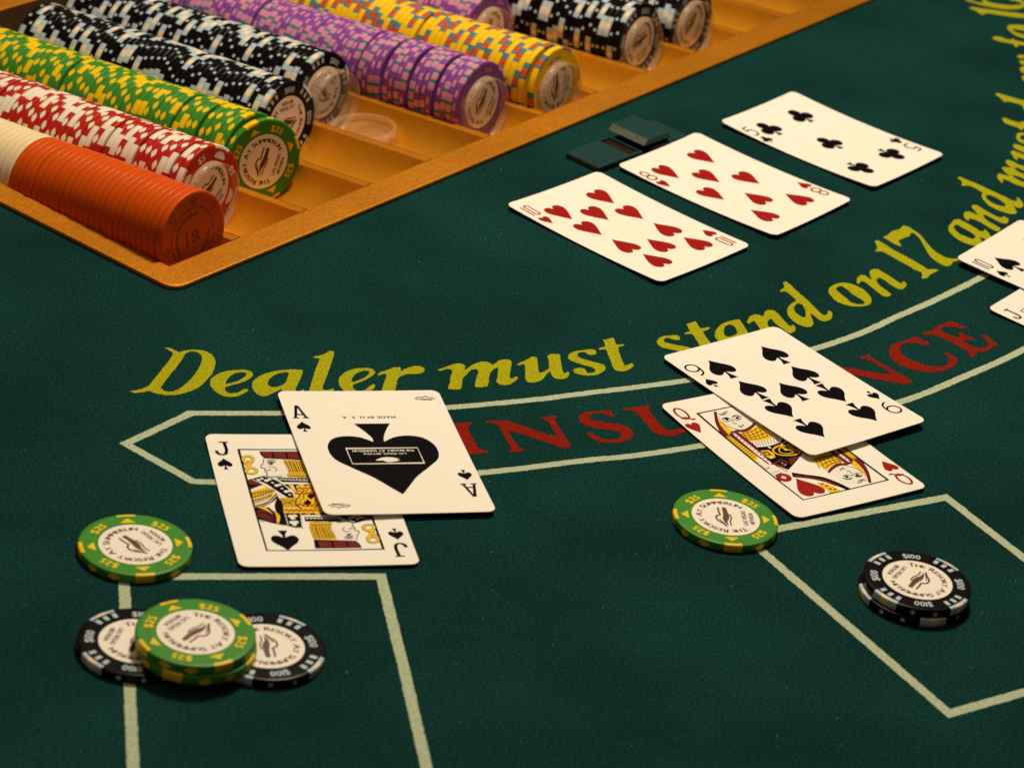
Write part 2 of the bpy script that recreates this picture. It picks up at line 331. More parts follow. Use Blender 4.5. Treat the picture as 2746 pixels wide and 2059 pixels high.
felt_letter(c7, [(165,920),(210,830),(260,780),(330,760),(410,770),(470,795),(490,790),(510,730),(570,675),(650,675),(720,690),(800,760),(870,840),(940,920),(1010,990),(1050,985),(1080,960),(1120,1000),(1130,1040),(1090,1110),(1030,1135),(960,1110),(880,1040),(800,990),(720,920),(660,850),(620,850),(580,900),(580,960),(600,1050),(540,1100),(460,1070),(400,1000),(350,930),(310,890),(260,910),(220,945)])
felt_letter(c7, [(890,125),(940,110),(1020,165),(1120,265),(1240,370),(1350,460),(1450,560),(1560,670),(1650,750),(1700,780),(1760,755),(1765,710),(1790,680),(1850,720),(1855,780),(1840,840),(1780,880),(1700,895),(1620,880),(1560,840),(1490,780),(1430,730),(1440,800),(1480,910),(1475,970),(1440,1005),(1350,1005),(1220,970),(1100,900),(1020,820),(970,740),(965,680),(1000,600),(1070,530),(1140,490),(1120,455),(1050,390),(960,320),(910,300),(830,315),(830,290),(880,250),(910,220),(900,170)],
 [[(1190,535),(1250,560),(1300,620),(1325,700),(1330,790),(1310,820),(1250,810),(1180,760),(1110,690),(1095,640),(1130,580)]])
# o n  1 7
felt_letter(c8, [(120,1120),(140,1060),(220,1010),(330,985),(430,995),(530,1030),(640,1090),(710,1150),(755,1230),(750,1280),(700,1320),(600,1335),(480,1335),(350,1305),(240,1260),(160,1180)],
 [[(225,1080),(260,1045),(320,1035),(390,1080),(470,1150),(550,1200),(620,1240),(660,1280),(640,1300),(570,1305),(480,1285),(380,1210),(290,1140)]])
felt_letter(c8, [(540,960),(550,910),(600,870),(660,875),(720,920),(765,940),(735,870),(730,820),(780,785),(850,785),(930,830),(1030,890),(1120,950),(1190,995),(1215,985),(1225,960),(1270,990),(1265,1040),(1230,1080),(1160,1080),(1100,1050),(1020,1000),(940,940),(880,910),(840,930),(850,990),(910,1050),(980,1100),(1050,1155),(1030,1180),(970,1195),(920,1175),(860,1130),(780,1070),(710,1010),(640,965),(600,970),(570,1005),(545,990)])
felt_letter(c8, [(805,370),(850,355),(930,400),(1050,480),(1200,560),(1350,640),(1480,715),(1600,790),(1700,785),(1760,800),(1700,830),(1620,870),(1570,920),(1500,920),(1510,880),(1500,830),(1400,790),(1280,720),(1130,640),(980,555),(910,520),(810,525),(840,470),(830,420)], nm='printed_numeral')
felt_letter(c8, [(930,310),(1010,270),(1060,225),(1160,195),(1230,140),(1300,155),(1380,205),(1470,265),(1540,350),(1610,430),(1690,510),(1780,570),(1870,615),(1970,630),(2050,625),(2060,650),(1970,680),(1910,735),(1850,740),(1770,700),(1680,640),(1610,570),(1570,500),(1530,430),(1470,330),(1390,250),(1340,250),(1320,290),(1220,330),(1160,365),(1180,405),(1210,450),(1130,425),(1030,370)], nm='printed_numeral')
# a n d
felt_letter(cA, [(150,960),(200,880),(270,820),(330,815),(450,875),(580,950),(700,1025),(750,1020),(775,985),(820,1030),(870,1110),(880,1150),(800,1170),(740,1140),(680,1125),(720,1190),(740,1240),(690,1275),(600,1270),(480,1240),(340,1180),(240,1110),(170,1040),(145,990)],
 [[(250,930),(300,910),(370,950),(460,1000),(560,1060),(610,1110),(600,1145),(540,1150),(440,1110),(330,1060),(275,1010)]])
felt_letter(cA, [(410,740),(430,690),(500,685),(570,710),(640,745),(660,745),(600,670),(545,600),(570,570),(640,580),(740,640),(860,710),(990,775),(1060,795),(1095,765),(1160,800),(1170,860),(1150,890),(1080,890),(980,845),(880,790),(790,745),(740,740),(760,790),(840,860),(950,920),(1050,975),(1000,1030),(920,1000),(800,930),(680,860),(580,820),(510,800),(490,850),(440,810)])
felt_letter(cA, [(305,115),(340,88),(430,130),(560,180),(700,240),(860,315),(1000,380),(1130,440),(1250,500),(1300,510),(1330,500),(1310,455),(1350,450),(1400,510),(1430,570),(1400,620),(1350,625),(1260,590),(1300,660),(1320,700),(1290,730),(1200,725),(1080,690),(950,640),(840,580),(770,510),(725,440),(720,400),(740,365),(680,330),(560,265),(480,240),(370,250),(380,200),(360,150)],
 [[(790,410),(850,400),(950,440),(1050,500),(1120,560),(1125,600),(1060,595),(960,565),(870,520),(800,460)]])
# m u s t
felt_letter(cB, [(632,1500),(660,1470),(740,1490),(830,1510),(750,1450),(695,1390),(730,1370),(800,1380),(850,1380),(790,1340),(755,1290),(790,1265),(860,1290),(960,1340),(1060,1370),(1160,1400),(1200,1440),(1140,1460),(1029,1430),(940,1385),(880,1380),(900,1410),(960,1450),(1060,1490),(1160,1530),(1160,1580),(1060,1560),(960,1520),(880,1495),(850,1500),(900,1540),(1000,1590),(1120,1640),(1110,1690),(1000,1660),(880,1620),(780,1570),(715,1555),(710,1615),(670,1580)])
felt_letter(cB, [(830,1150),(870,1130),(950,1160),(1060,1200),(1130,1215),(1100,1180),(1020,1150),(920,1110),(870,1075),(880,1030),(960,1050),(1060,1090),(1180,1130),(1230,1110),(1250,1150),(1200,1200),(1210,1260),(1120,1280),(1029,1260),(960,1235),(930,1230),(930,1275),(890,1250),(860,1200)])
felt_letter(cB, [(1029,865),(950,870),(915,920),(930,970),(980,1010),(1029,1025),(1090,1060),(1150,1060),(1190,1000),(1160,950),(1120,930),(1140,1000),(1090,1010),(1040,980),(985,965),(970,930),(1000,905),(1060,905),(1140,900),(1100,870)])
felt_letter(cB, [(700,655),(740,645),(850,685),(960,720),(1000,695),(1050,720),(1160,760),(1240,780),(1260,740),(1290,790),(1260,840),(1180,830),(1029,800),(980,830),(940,790),(850,760),(740,720)])
# d r a w  t o  1 6
felt_letter(cB, [(595,290),(640,280),(750,310),(900,355),(1029,390),(1180,440),(1290,470),(1310,440),(1340,500),(1290,530),(1230,520),(1260,580),(1200,620),(1100,590),(1029,520),(1005,460),(900,425),(790,400),(740,410),(700,370)], [[(1070,450),(1150,475),(1210,540),(1150,560),(1080,520)]])
felt_letter(cC, [(1155,1310),(1187,1300),(1300,1340),(1420,1390),(1420,1450),(1300,1410),(1187,1390)])
felt_letter(cC, [(1120,1180),(1150,1140),(1187,1145),(1300,1160),(1420,1210),(1420,1270),(1300,1260),(1187,1255),(1140,1235)], [[(1200,1185),(1290,1200),(1340,1230),(1290,1225),(1210,1215)]])
felt_letter(cC, [(1060,965),(1120,945),(1187,950),(1300,965),(1420,1000),(1420,1130),(1300,1130),(1187,1110),(1140,1100),(1110,1050),(1150,1030),(1187,1050),(1290,1075),(1330,1040),(1300,1010),(1187,1000),(1100,1000)])
felt_letter(cC, [(640,650),(700,630),(790,640),(900,680),(980,690),(990,660),(1030,690),(1187,730),(1300,750),(1320,800),(1187,780),(1090,770),(1075,805),(1040,805),(1000,755),(900,735),(760,710),(690,685)])
felt_letter(cC, [(900,470),(940,435),(1050,430),(1187,445),(1320,490),(1400,560),(1380,640),(1280,680),(1187,660),(1060,615),(970,560)], [[(970,520),(1010,500),(1100,515),(1187,530),(1290,580),(1270,620),(1187,600),(1080,570)]])
felt_letter(cC, [(240,140),(300,125),(450,150),(650,175),(850,205),(1050,225),(1187,245),(1330,260),(1330,320),(1187,310),(1050,300),(900,280),(700,250),(560,230),(510,240),(480,265),(430,235),(340,180)], nm='printed_numeral')
felt_letter(cC, [(160,0),(250,5),(400,45),(500,55),(470,10),(480,-10),(540,20),(640,55),(800,80),(950,95),(1090,90),(1160,80),(1130,50),(1060,25),(960,5),(900,-30),(1000,-40),(1130,0),(1210,50),(1230,90),(1180,130),(1080,160),(950,165),(800,155),(620,125),(450,90),(300,45),(200,20)], nm='printed_numeral')
# INSURANCE
felt_letter(r1, [(-60,350),(110,335),(400,320),(395,345),(340,380),(350,450),(400,550),(460,660),(520,750),(600,780),(690,805),(620,825),(380,840),(150,850),(140,820),(210,790),(200,700),(150,580),(90,450),(40,390),(-50,375)], (), F_RED)
felt_letter(r1, [(625,300),(760,295),(900,290),(970,285),(1060,325),(1250,380),(1450,450),(1650,515),(1810,550),(1770,480),(1710,390),(1640,290),(1590,265),(1520,245),(1560,235),(1700,220),(1805,210),(1770,260),(1790,320),(1850,420),(1920,530),(1990,630),(2050,705),(2000,730),(1900,735),(1750,690),(1500,605),(1250,520),(1050,460),(1010,480),(1060,570),(1130,670),(1180,730),(1275,770),(1220,795),(1110,800),(1000,805),(1050,750),(1000,660),(930,530),(870,420),(810,350),(720,330),(635,325)], (), F_RED)
felt_letter(r2, [(790,320),(740,355),(650,320),(560,295),(450,295),(390,320),(380,370),(430,410),(560,430),(720,460),(880,480),(1000,520),(1070,580),(1095,650),(1050,710),(960,750),(820,780),(650,780),(500,750),(400,690),(330,625),(370,600),(430,630),(520,690),(640,725),(760,730),(860,705),(900,650),(860,605),(760,575),(600,555),(420,525),(290,480),(210,410),(200,350),(260,295),(380,268),(520,262),(620,250),(680,240),(725,245),(740,285)], (), F_RED)
felt_letter(r2, [(920,215),(1000,215),(1120,195),(1250,175),(1340,160),(1380,175),(1350,230),(1400,310),(1480,410),(1560,500),(1640,560),(1720,580),(1800,560),(1870,545),(1940,560),(2000,500),(1900,400),(1780,280),(1680,200),(1590,170),(1555,150),(1560,130),(1720,105),(1900,85),(1920,100),(1900,140),(1960,220),(2060,330),(2140,440),(2150,540),(2080,600),(1930,600),(1820,650),(1680,670),(1540,650),(1430,600),(1350,520),(1270,420),(1180,320),(1110,265),(1020,245),(930,240)], (), F_RED)
felt_letter(r2, [(2100,50),(2212,25),(2400,-10),(2500,60),(2460,130),(2300,150),(2200,90)], (), F_RED)
felt_letter(r3, [(60,680),(150,720),(350,750),(600,800),(850,840),(1040,850),(980,800),(850,720),(720,640),(620,590),(540,570),(440,560),(460,540),(560,510),(640,475),(665,540),(760,600),(880,665),(1000,725),(1100,790),(1250,870),(1370,940),(1430,985),(1380,1020),(1250,1030),(1080,1000),(850,960),(620,920),(400,870),(300,860),(150,800),(20,720)], (), F_RED)
felt_letter(r3, [(1755,300),(1700,315),(1600,300),(1450,270),(1300,280),(1220,330),(1195,390),(1220,460),(1300,530),(1420,590),(1580,650),(1750,700),(1900,715),(2020,700),(2090,650),(2120,600),(2090,530),(2030,480),(2020,450),(2080,455),(2150,500),(2230,540),(2265,560),(2250,610),(2226,670),(2132,736),(2020,783),(1850,805),(1700,810),(1550,790),(1350,740),(1180,670),(1070,590),(1010,490),(1000,400),(1040,330),(1120,280),(1220,245),(1340,220),(1440,155),(1540,175),(1620,225),(1720,260)], (), F_RED)
felt_letter(r4, [(245,400),(310,370),(420,350),(480,300),(560,250),(680,210),(790,160),(870,170),(970,220),(1080,270),(1085,300),(1000,295),(880,270),(760,260),(660,275),(615,310),(630,350),(720,400),(850,450),(960,485),(990,440),(950,400),(990,375),(1050,395),(1120,440),(1220,480),(1290,520),(1270,535),(1160,530),(1060,530),(1040,555),(1120,595),(1230,655),(1320,690),(1440,685),(1530,650),(1560,600),(1520,540),(1450,480),(1425,440),(1470,420),(1540,450),(1600,510),(1700,580),(1750,630),(1660,650),(1590,700),(1490,750),(1370,760),(1320,780),(1290,850),(1230,865),(1170,850),(1180,800),(1150,740),(1030,690),(900,610),(760,540),(620,480),(500,440),(380,425),(260,430)], (), F_RED)
# white lines: insurance band and betting boxes
up = [tuple(px2w(*p)[:2]) for p in [(512,1108),(762,1108),(1000,1103),(1200,1093),(1423,1073),(1576,1054),(1842,1020),(2020,980),(2190,934),(2310,893),(2411,847),(2501,808),(2637,741),(2760,668),(2900,560)]]
lo = [tuple(px2w(*p)[:2]) for p in [(518,1291),(575,1293),(800,1297),(1050,1288),(1286,1268),(1400,1256),(1577,1234),(1700,1222),(1850,1200),(2100,1157),(2408,1080),(2595,1006),(2746,937),(2950,820)]]
def world_line(P, w):
    mb = MB(); ribbon(mb, P, w, ZP, 0, False, 0.09); return link('printed_line', mb.me('printed_line', F_WHT), TABLE)
def join_path(*ps): return [p for q in ps for p in q]
tip = tuple(px2w(337, 1190)[:2])
band = open_spline(up, 1.2)[::-1]+[tip]+open_spline(lo, 1.2)
dens = []
for a, b in zip(band, band[1:]):
    a = Vector(a); b = Vector(b); m = max(1, int((b-a).length/1.2)); dens += [tuple(a+(b-a)*k/m) for k in range(m) if k == 0 or ((b-a).length < 8) or ((b-a).length*k/m > 5 and (b-a).length*(1-k/m) > 5)]
dens.append(band[-1]); world_line(dens, 3.45)
felt_line([(366, 2250), (348, 1850), (332, 1545), (1022, 1545), (1085, 1800), (1165, 2150)], 3.8)
felt_line([(2046, 1425), (2537, 1333), (2790, 1530), (3010, 1780), (2546, 1912), (2010, 1448)], 3.9, True)

# ------------------------------------------------------------------ chip tray
def chip_tray():
    T = empty('chip_tray', tray(0, 0)*S)
    put(T, 'long brass dealer tray with sloping troughs holding rows of chips on edge', 'chip tray')
    mwi = Matrix.Translation(-tray(0, 0)*S)
    def part(nm, me): return link(nm, me, T, mwi)
    # rim: outer rounded rectangle, inner opening, rounded top edge
    def rrect(u0, u1, v0, v1, r, n=6):
        out = []
        for (cu, cv, a0) in ((u1-r, v0+r, -90), (u1-r, v1-r, 0), (u0+r, v1-r, 90), (u0+r, v0+r, 180)):
            out += [(cu+r*math.cos(math.radians(a0+90*i/n)), cv+r*math.sin(math.radians(a0+90*i/n))) for i in range(n+1)]
        return out
    mb = MB(); rings = []
    outs = [(0.0, 0.3), (0.0, ZR-0.5), (0.25, ZR-0.12), (0.8, ZR)]
    ins = [(0.7, ZR), (0.2, ZR-0.15), (0.0, ZR-0.6), (0.0, -34.0)]
    prof = [(rrect(i, UEND-i, i, VEND-i, 7.0), z) for i, z in outs]+[(rrect(ULEFT-i, URIGHT+i, VIN-i, VOUT+i, 1.2), z) for i, z in ins]
    n = len(prof[0][0]); vs = [tray(p[0], p[1], z) for pts, z in prof for p in pts]
    fs = [(a*n+i, a*n+(i+1) % n, (a+1)*n+(i+1) % n, (a+1)*n+i) for a in range(6) for i in range(n)]
    part('rim', mesh('rim', vs, fs, BRASS))
    # inner walls
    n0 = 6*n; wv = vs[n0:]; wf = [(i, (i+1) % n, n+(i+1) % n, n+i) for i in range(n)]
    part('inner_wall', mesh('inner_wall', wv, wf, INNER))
    R = 19.9; half = 18.97; NS = 16; NV = 8
    v0, v1 = VIN+0.05, VOUT-0.05
    for k in range(NT):
        uc = U0+PITCH_U*k; vv2 = []; hmax = -6.0
        lo_, hi_ = math.pi-math.asin(hmax/R), 2*math.pi+math.asin(hmax/R)
        for j in range(NV+1):
            v = v0+(v1-v0)*j/NV
            for i in range(NS+1):
                th = lo_+(hi_-lo_)*i/NS; vv2.append(tray(uc+R*math.cos(th), v, zaxis(v)+R*math.sin(th)))
        ff = [(j*(NS+1)+i, j*(NS+1)+i+1, (j+1)*(NS+1)+i+1, (j+1)*(NS+1)+i) for j in range(NV) for i in range(NS)]
        part('trough', mesh('trough', vv2, ff, BRASS_D, None, True))
    for k in range(NT-1):
        ua = U0+PITCH_U*k+half; ub = U0+PITCH_U*(k+1)-half; vv = []
        for v in (v0, v1):
            z = zaxis(v)-6.0
            vv += [tray(ua-0.02, v, z-1.2), tray(ua, v, z-0.25), tray(ua+0.5, v, z+0.05), tray(ub-0.5, v, z+0.05), tray(ub, v, z-0.25), tray(ub+0.02, v, z-1.2)]
        ff = [(i, i+1, 7+i, 6+i) for i in range(5)]+[(5, 4, 3, 2, 1, 0), (6, 7, 8, 9, 10, 11)]
        part('ridge', mesh('ridge', vv, ff, BRASS))
    return T
TRAY = chip_tray()

# ------------------------------------------------------------------ chips
R_CH = 19.5; T_CH = 3.3; NSEG = 72
def chip_body(name, base, spots, mats, extras=(), rim=18.0):
    """spots: list of (angle centre, [(from, to, material number)...]) degrees; extras: 'diamond','dot','bar' marks on the edge"""
    mats = [base]+list(mats)
    def mat_at(a):
        for c, segs in spots:
            d = (a-c+180) % 360-180
            for lo_, hi_, mi in segs:
                if lo_ <= d < hi_: return mi
        return 0
    mb = MB(); vs = []; prof = [(rim, 0.0), (R_CH-0.55, 0.0), (R_CH-0.14, 0.16), (R_CH, 0.5), (R_CH, T_CH-0.5), (R_CH-0.14, T_CH-0.16), (R_CH-0.55, T_CH), (rim, T_CH)]
    for r, z in prof:
        vs += [(r*math.cos(2*math.pi*i/NSEG), r*math.sin(2*math.pi*i/NSEG), z) for i in range(NSEG)]
    fs = []; ms = []
    for a in range(len(prof)-1):
        for i in range(NSEG):
            j = (i+1) % NSEG; fs.append((a*NSEG+i, a*NSEG+j, (a+1)*NSEG+j, (a+1)*NSEG+i)); ms.append(mat_at((i+0.5)*360/NSEG))
    n = len(prof)-1
    fs.append(tuple(range(NSEG))[::-1]); ms.append(0); fs.append(tuple(n*NSEG+i for i in range(NSEG))); ms.append(0)
    mb.v = vs; mb.f = fs; mb.m = ms
    for kind, a, mi in extras:
        def pt(da, z, r=R_CH+0.02):
            t = math.radians(a+da); return (r*math.cos(t), r*math.sin(t), z)
        mz = T_CH/2
        if kind == 'diamond': cols = [(-7.0, 0.0), (-5.0, 0.50), (-2.5, 1.05), (0, 1.30), (2.5, 1.05), (5.0, 0.50), (7.0, 0.0)]
        elif kind == 'dot': cols = [(2.5*math.cos(math.pi-q*math.pi/8), 0.85*math.sin(q*math.pi/8)) for q in range(9)]
        else: cols = [(-5, 0.8), (-2.5, 0.8), (0, 0.8), (2.5, 0.8), (5, 0.8)]
        vs2 = [pt(da, mz+sg*h, R_CH+0.035) for da, h in cols for sg in (-1, 1)]
        mb.add(vs2, [(2*q, 2*q+2, 2*q+3, 2*q+1) for q in range(len(cols)-1)], mi)
    me = mb.me(name, mats); 
    for p in me.polygons: p.use_smooth = len(p.vertices) == 4
    return me
Q4 = (0, 90, 180, 270)
BODY = {
 'green': chip_body('green_chip', C_GRN, [(a, [(-10, 10, 1)]) for a in Q4], [C_YEL], [('diamond', a+45+s*13, 1) for a in Q4 for s in (-1, 1)]),
 'red': chip_body('red_chip', C_RED, [(a, [(-15, 15, 1)]) for a in Q4], [C_WHT], [('diamond', a+45+s*13, 1) for a in Q4 for s in (-1, 1)]),
 'black': chip_body('black_chip', C_BLK, [(a, [(-15, -5, 1), (-5, 5, 2), (5, 15, 1)]) for a in Q4], [C_GRY, C_CRM], [('dot', a+45+s*12, 1) for a in Q4 for s in (-1, 1)]),
 'purple': chip_body('purple_chip', C_PUR, [(a, [(-20, -10, 1), (-10, -5, 2), (-5, 5, 1), (5, 10, 2), (10, 20, 1)]) for a in Q4], [C_PNK, C_TEA], [('bar', a+45+s*9, 1) for a in Q4 for s in (-1, 1)]),
 'gold': chip_body('gold_chip', C_YL2, [(a, [(-12.5, -5, 1), (-5, 5, 2), (5, 12.5, 1)]) for a in (0, 60, 120, 180, 240, 300)], [C_TE2, C_RE2]),
 'orange': chip_body('orange_chip', C_ORG, [], []),
 'ivory': chip_body('ivory_chip', C_IVO, [], []),
}
def face_parts():
    F = {}; z = T_CH
    lab = MB(); lab.poly([arc(0, 0, 12.6, n=56)], z+0.03); F['label'] = lab.me('label', LABEL)
    tx = MB()
    text_arc(tx, 'The Resort At Summerlin', 10.0, 90, 3.3, z+0.05, 0, 0.10, 1.0, 2.75, 0.15, 268)
    text_line(tx, 'LAS VEGAS', 0, -6.9, 0, 2.5, z+0.05, 0, 0.10, 0.72, 0.12); text_line(tx, 'NEVADA', 0, -9.5, 0, 2.5, z+0.05, 0, 0.10, 0.72, 0.12)
    F['lettering'] = tx.me('lettering', L_INK)
    # leaping figure emblem
    lg = MB(); zz = z+0.05
    lg.poly([smooth_closed([(-1.6, -1.0), (0.6, -1.4), (3.0, -1.2), (6.2, -0.9), (6.6, 0.0), (6.2, 0.8), (3.2, 0.7), (1.0, 0.9), (-1.4, 1.3), (-3.6, 1.0), (-6.2, -0.4), (-4.0, -0.2), (-2.6, -0.4)], 0.4, 60)], zz)
    ribbon(lg, open_spline([(6.2, 2.2), (3.0, 2.2), (1.2, 2.0), (0.4, 3.2), (-1.2, 3.7), (-3.2, 3.1), (-4.8, 1.6), (-6.8, 0.2)], 0.4), 0.75, zz+0.01)
    ribbon(lg, open_spline([(-2.0, 2.6), (-3.6, 1.9), (-5.6, 0.6)], 0.4), 0.5, zz+0.02)
    ribbon(lg, open_spline([(2.0, -1.7), (-0.6, -2.0), (-3.4, -1.2), (-6.0, -1.4)], 0.4), 0.55, zz+0.02)
    F['emblem'] = lg.me('emblem', L_BRN)
    def four(fn):
        mb = MB()
        for a in Q4: fn(mb, a)
        return mb
    rz = z+0.03
    def rot(pts, a): c, s = math.cos(math.radians(a)), math.sin(math.radians(a)); return [(p[0]*c-p[1]*s, p[0]*s+p[1]*c) for p in pts]
    tri = four(lambda mb, a: mb.poly([rot([(13.9, -2.7), (16.6, 0), (13.9, 2.7)], a)], rz)); F['triangle'] = tri.me('triangle_marks', C_YEL)
    F['t25'] = four(lambda mb, a: text_arc(mb, '$25', 15.5, a+45, 4.2, rz, 0, 0.16, 0.95, None, 0.20)).me('denomination', C_YEL)
    def sq(mb, a):
        for d in (-12, 0, 12):
            t = [(r*math.cos(math.radians(a+d+e)), r*math.sin(math.radians(a+d+e))) for r, e in ((14.8, -3), (17.2, -2.6), (17.2, 2.6), (14.8, 3))]; mb.poly([t], rz)
    F['square'] = four(sq).me('square_marks', C_GRY)
    F['t100'] = four(lambda mb, a: text_arc(mb, '$100', 15.7, a+45, 4.0, rz, 0, 0.10, 0.92, None, 0.10)).me('denomination', C_GRY)
    F['moon'] = four(lambda mb, a: mb.poly([rot(arc(13.7, 0, 3.4, 3.6, -88, 88, 14), a)], rz)).me('half_moon_marks', C_WHT)
    F['t5'] = four(lambda mb, a: text_arc(mb, '$5', 15.5, a+45, 4.2, rz, 0, 0.16, 1.0, None, 0.16)).me('denomination', C_CRM)
    F['t500'] = four(lambda mb, a: text_arc(mb, '$500', 15.8, a+45, 2.9, rz, 0, 0.10, 0.95, None, 0.09)).me('denomination', C_PNK)
    F['band'] = four(lambda mb, a: [mb.poly([[(r*math.cos(math.radians(a+e)), r*math.sin(math.radians(a+e))) for r, e in ((14.2, -20+d), (15.2, -20+d), (15.2, -2+d), (14.2, -2+d))]], rz) for d in (0, 22)]).me('band_marks', C_TE2)
    # engraved orange chip
    og = MB(); ribbon(og, arc(0, 0, 12.6, n=60), 0.35, rz, 0, True)
    text_line(og, '50', 1.6, -0.4, math.radians(100), 6.4, rz, 0, 0.06, 0.95, 0.16); text_line(og, 'NEVADA', -3.4, -0.4, math.radians(100), 2.0, rz, 0, 0.06, 0.95, 0.1)
    text_arc(og, 'The Resort At Summerlin', 9.8, 150, 2.4, rz, 0, 0.07, 1.0, 2.0, 0.12); text_arc(og, 'Las Vegas', 9.8, -25, 2.4, rz, 0, 0.07, 1.0, 2.0, 0.12)
    F['engraving'] = og.me('engraving', C_ORD)
    return F
FACE = face_parts()
FMAP = {'green': ['triangle', 't25'], 'red': ['moon', 't5'], 'black': ['square', 't100'], 'purple': ['band', 't500'], 'gold': ['band']}
FNAME = {'triangle': 'triangle_marks', 't25': 'denomination', 'square': 'square_marks', 't100': 'denomination', 'moon': 'half_moon_marks', 't5': 'denomination', 't500': 'denomination', 'band': 'band_marks'}
HEART = [(0, .34), (.08, .455), (.2, .5), (.33, .46), (.42, .33), (.42, .18), (.35, .02), (.22, -.18), (.08, -.38), (0, -.5)]
HEART = HEART+[(-x, y) for x, y in HEART[-2:0:-1]]
SPADE = [(0, .5), (.05, .42), (.16, .28), (.30, .13), (.375, -.02), (.36, -.16), (.27, -.25), (.16, -.24), (.07, -.175), (.03, -.15), (.05, -.30), (.09, -.41), (.135, -.5)]
SPADE = SPADE+[(-x, y) for x, y in SPADE[::-1][:-1]]
CLUB = [(0, .47), (.15, .42), (.225, .27), (.185, .12), (.085, .035), (.16, .10), (.27, .115), (.40, .05), (.45, -.10), (.39, -.26), (.25, -.32), (.11, -.27), (.03, -.17), (.055, -.33), (.13, -.49)]
CLUB = CLUB+[(-x, y) for x, y in CLUB[::-1][:-1]]
DIAM = [(0, .5), (.36, 0), (0, -.5), (-.36, 0)]
def sym(shape, cx, cy, h, rot=0.0, sx=1.0, sm=True):
    c, s = math.cos(rot), math.sin(rot); P = [(cx+(x*sx*h)*c-(y*h)*s, cy+(x*sx*h)*s+(y*h)*c) for x, y in shape]
    return smooth_closed(P, h*0.05, 52) if sm else P
def suit_engraving():
    mb = MB()
    for k, (sh, a) in enumerate(((SPADE, 90), (HEART, 138), (DIAM, 40), (CLUB, 190), (HEART, -10), (SPADE, 240), (CLUB, 300))):
        c = math.radians(a); ribbon(mb, sym(sh, 16*math.cos(c), 16*math.sin(c), 4.2, c-math.pi/2), 0.28, T_CH+0.03, 0, True)
    return mb.me('suit_engraving', C_ORD)
FACE['suits'] = suit_engraving()
def add_face(chip, kind, flip=False):
    mw = None
    def lk(nm, me):
        return link(nm, me, chip)
    if kind in FMAP:
        L = lk('label', FACE['label']); link('lettering', FACE['lettering'], L); link('emblem', FACE['emblem'], L)
        for f in FMAP[kind]: lk(FNAME[f], FACE[f])
    elif kind == 'orange':
        lk('engraving', FACE['engraving']); lk('suit_engraving', FACE['suits'])
CNAME = {'green': 'green_chip', 'red': 'red_chip', 'black': 'black_chip', 'purple': 'purple_chip', 'gold': 'yellow_chip', 'orange': 'orange_chip', 'ivory': 'ivory_chip'}
def chip_on_table(kind, x, y, z, deg, label, group=None, lab_deg=0, face=True):
    o = link(CNAME[kind], BODY[kind]); o.location = (x*S, y*S, z*S); o.rotation_euler = (0, 0, math.radians(deg))
    put(o, label, 'casino chip', group)
    if face:
        add_face(o, kind)
        for ch in o.children:
            if ch.name.startswith('label'): ch.rotation_euler = (0, 0, math.radians(lab_deg-deg))
    return o
G25 = 'green chips lying on the felt'; G100 = 'black chips lying on the felt'
chip_on_table('green', -119.0, 822.1, 0.1, 21, 'single green and yellow $25 chip lying left of the jack of spades', G25, lab_deg=140)
chip_on_table('green', 84.4, 899.5, 0.1, 9, 'single green and yellow $25 chip touching the corner of the queen of hearts', G25, lab_deg=98)
chip_on_table('black', 151.9, 869.0, 0.1, 20, 'lower chip of the pair of stacked black $100 chips in the right betting box', G100, face=False)
chip_on_table('black', 152.9, 870.1, 0.1+T_CH+0.02, 50, 'upper chip of the pair of stacked black $100 chips in the right betting box', G100, lab_deg=243)
chip_on_table('black', -107.6, 765.2, 0.1, 50, 'black $100 chip half hidden under the left side of the green pair', G100, lab_deg=262)
chip_on_table('black', -66.6, 773.4, 0.1, -20, 'black $100 chip half hidden under the right side of the green pair', G100, lab_deg=285)
chip_on_table('green', -88.3, 764.6, 0.1+T_CH+0.04, 76, 'lower green $25 chip of the pair straddling two black chips', G25, face=False)
chip_on_table('green', -89.1, 765.6, 0.1+2*T_CH+0.06, 38, 'upper green $25 chip of the pair straddling two black chips', G25, lab_deg=242)

AXM = Matrix(((TU.x, 0, -TV.x), (TU.y, 0, -TV.y), (0, 1, 0)))   # chip X->u, Y->z, axis->-v (towards the players)
SLOPE = math.atan(0.098)
def chip_in_tray(kind, k, vfront, label, group, face=False, spin=None, jig=True, lean=0.0, yaw=0.0, du=0.0, dz=0.0):
    """vfront: where its front face stands along the trough"""
    a = random.uniform(0, 360) if spin is None else spin
    ex = Vector((TU.x, TU.y, 0)); back = Vector((TV.x*math.cos(SLOPE), TV.y*math.cos(SLOPE), -math.sin(SLOPE))); n = -back
    if jig: lean += random.gauss(0, 0.004); yaw += random.gauss(0, 0.004)
    if lean: n = Matrix.Rotation(lean, 3, ex) @ n
    if yaw: n = Matrix.Rotation(yaw, 3, Vector((0, 0, 1))) @ n
    up_ = Vector((0, 0, 1)); X = up_.cross(n).normalized(); Y = n.cross(X)
    m = Matrix((X, Y, n)).transposed()
    if kind: pass
    v = vfront; pos = tray(U0+PITCH_U*k+du+(random.gauss(0, 0.16) if jig else 0), v, zaxis(v)+(random.uniform(-0.1, 0.16) if jig else 0)+dz)
    base = pos-n*T_CH
    px = w2px(pos)
    if not (-130 < px[0] < W+130 and -150 < px[1] < H): return None
    o = link(CNAME[kind], BODY[kind]); o.matrix_world = Matrix.Translation(base*S) @ m.to_4x4() @ Matrix.Rotation(math.radians(a), 4, 'Z')
    put(o, label, 'casino chip', group)
    if face: add_face(o, kind)
    return o
DV = T_CH*math.cos(SLOPE)+0.09
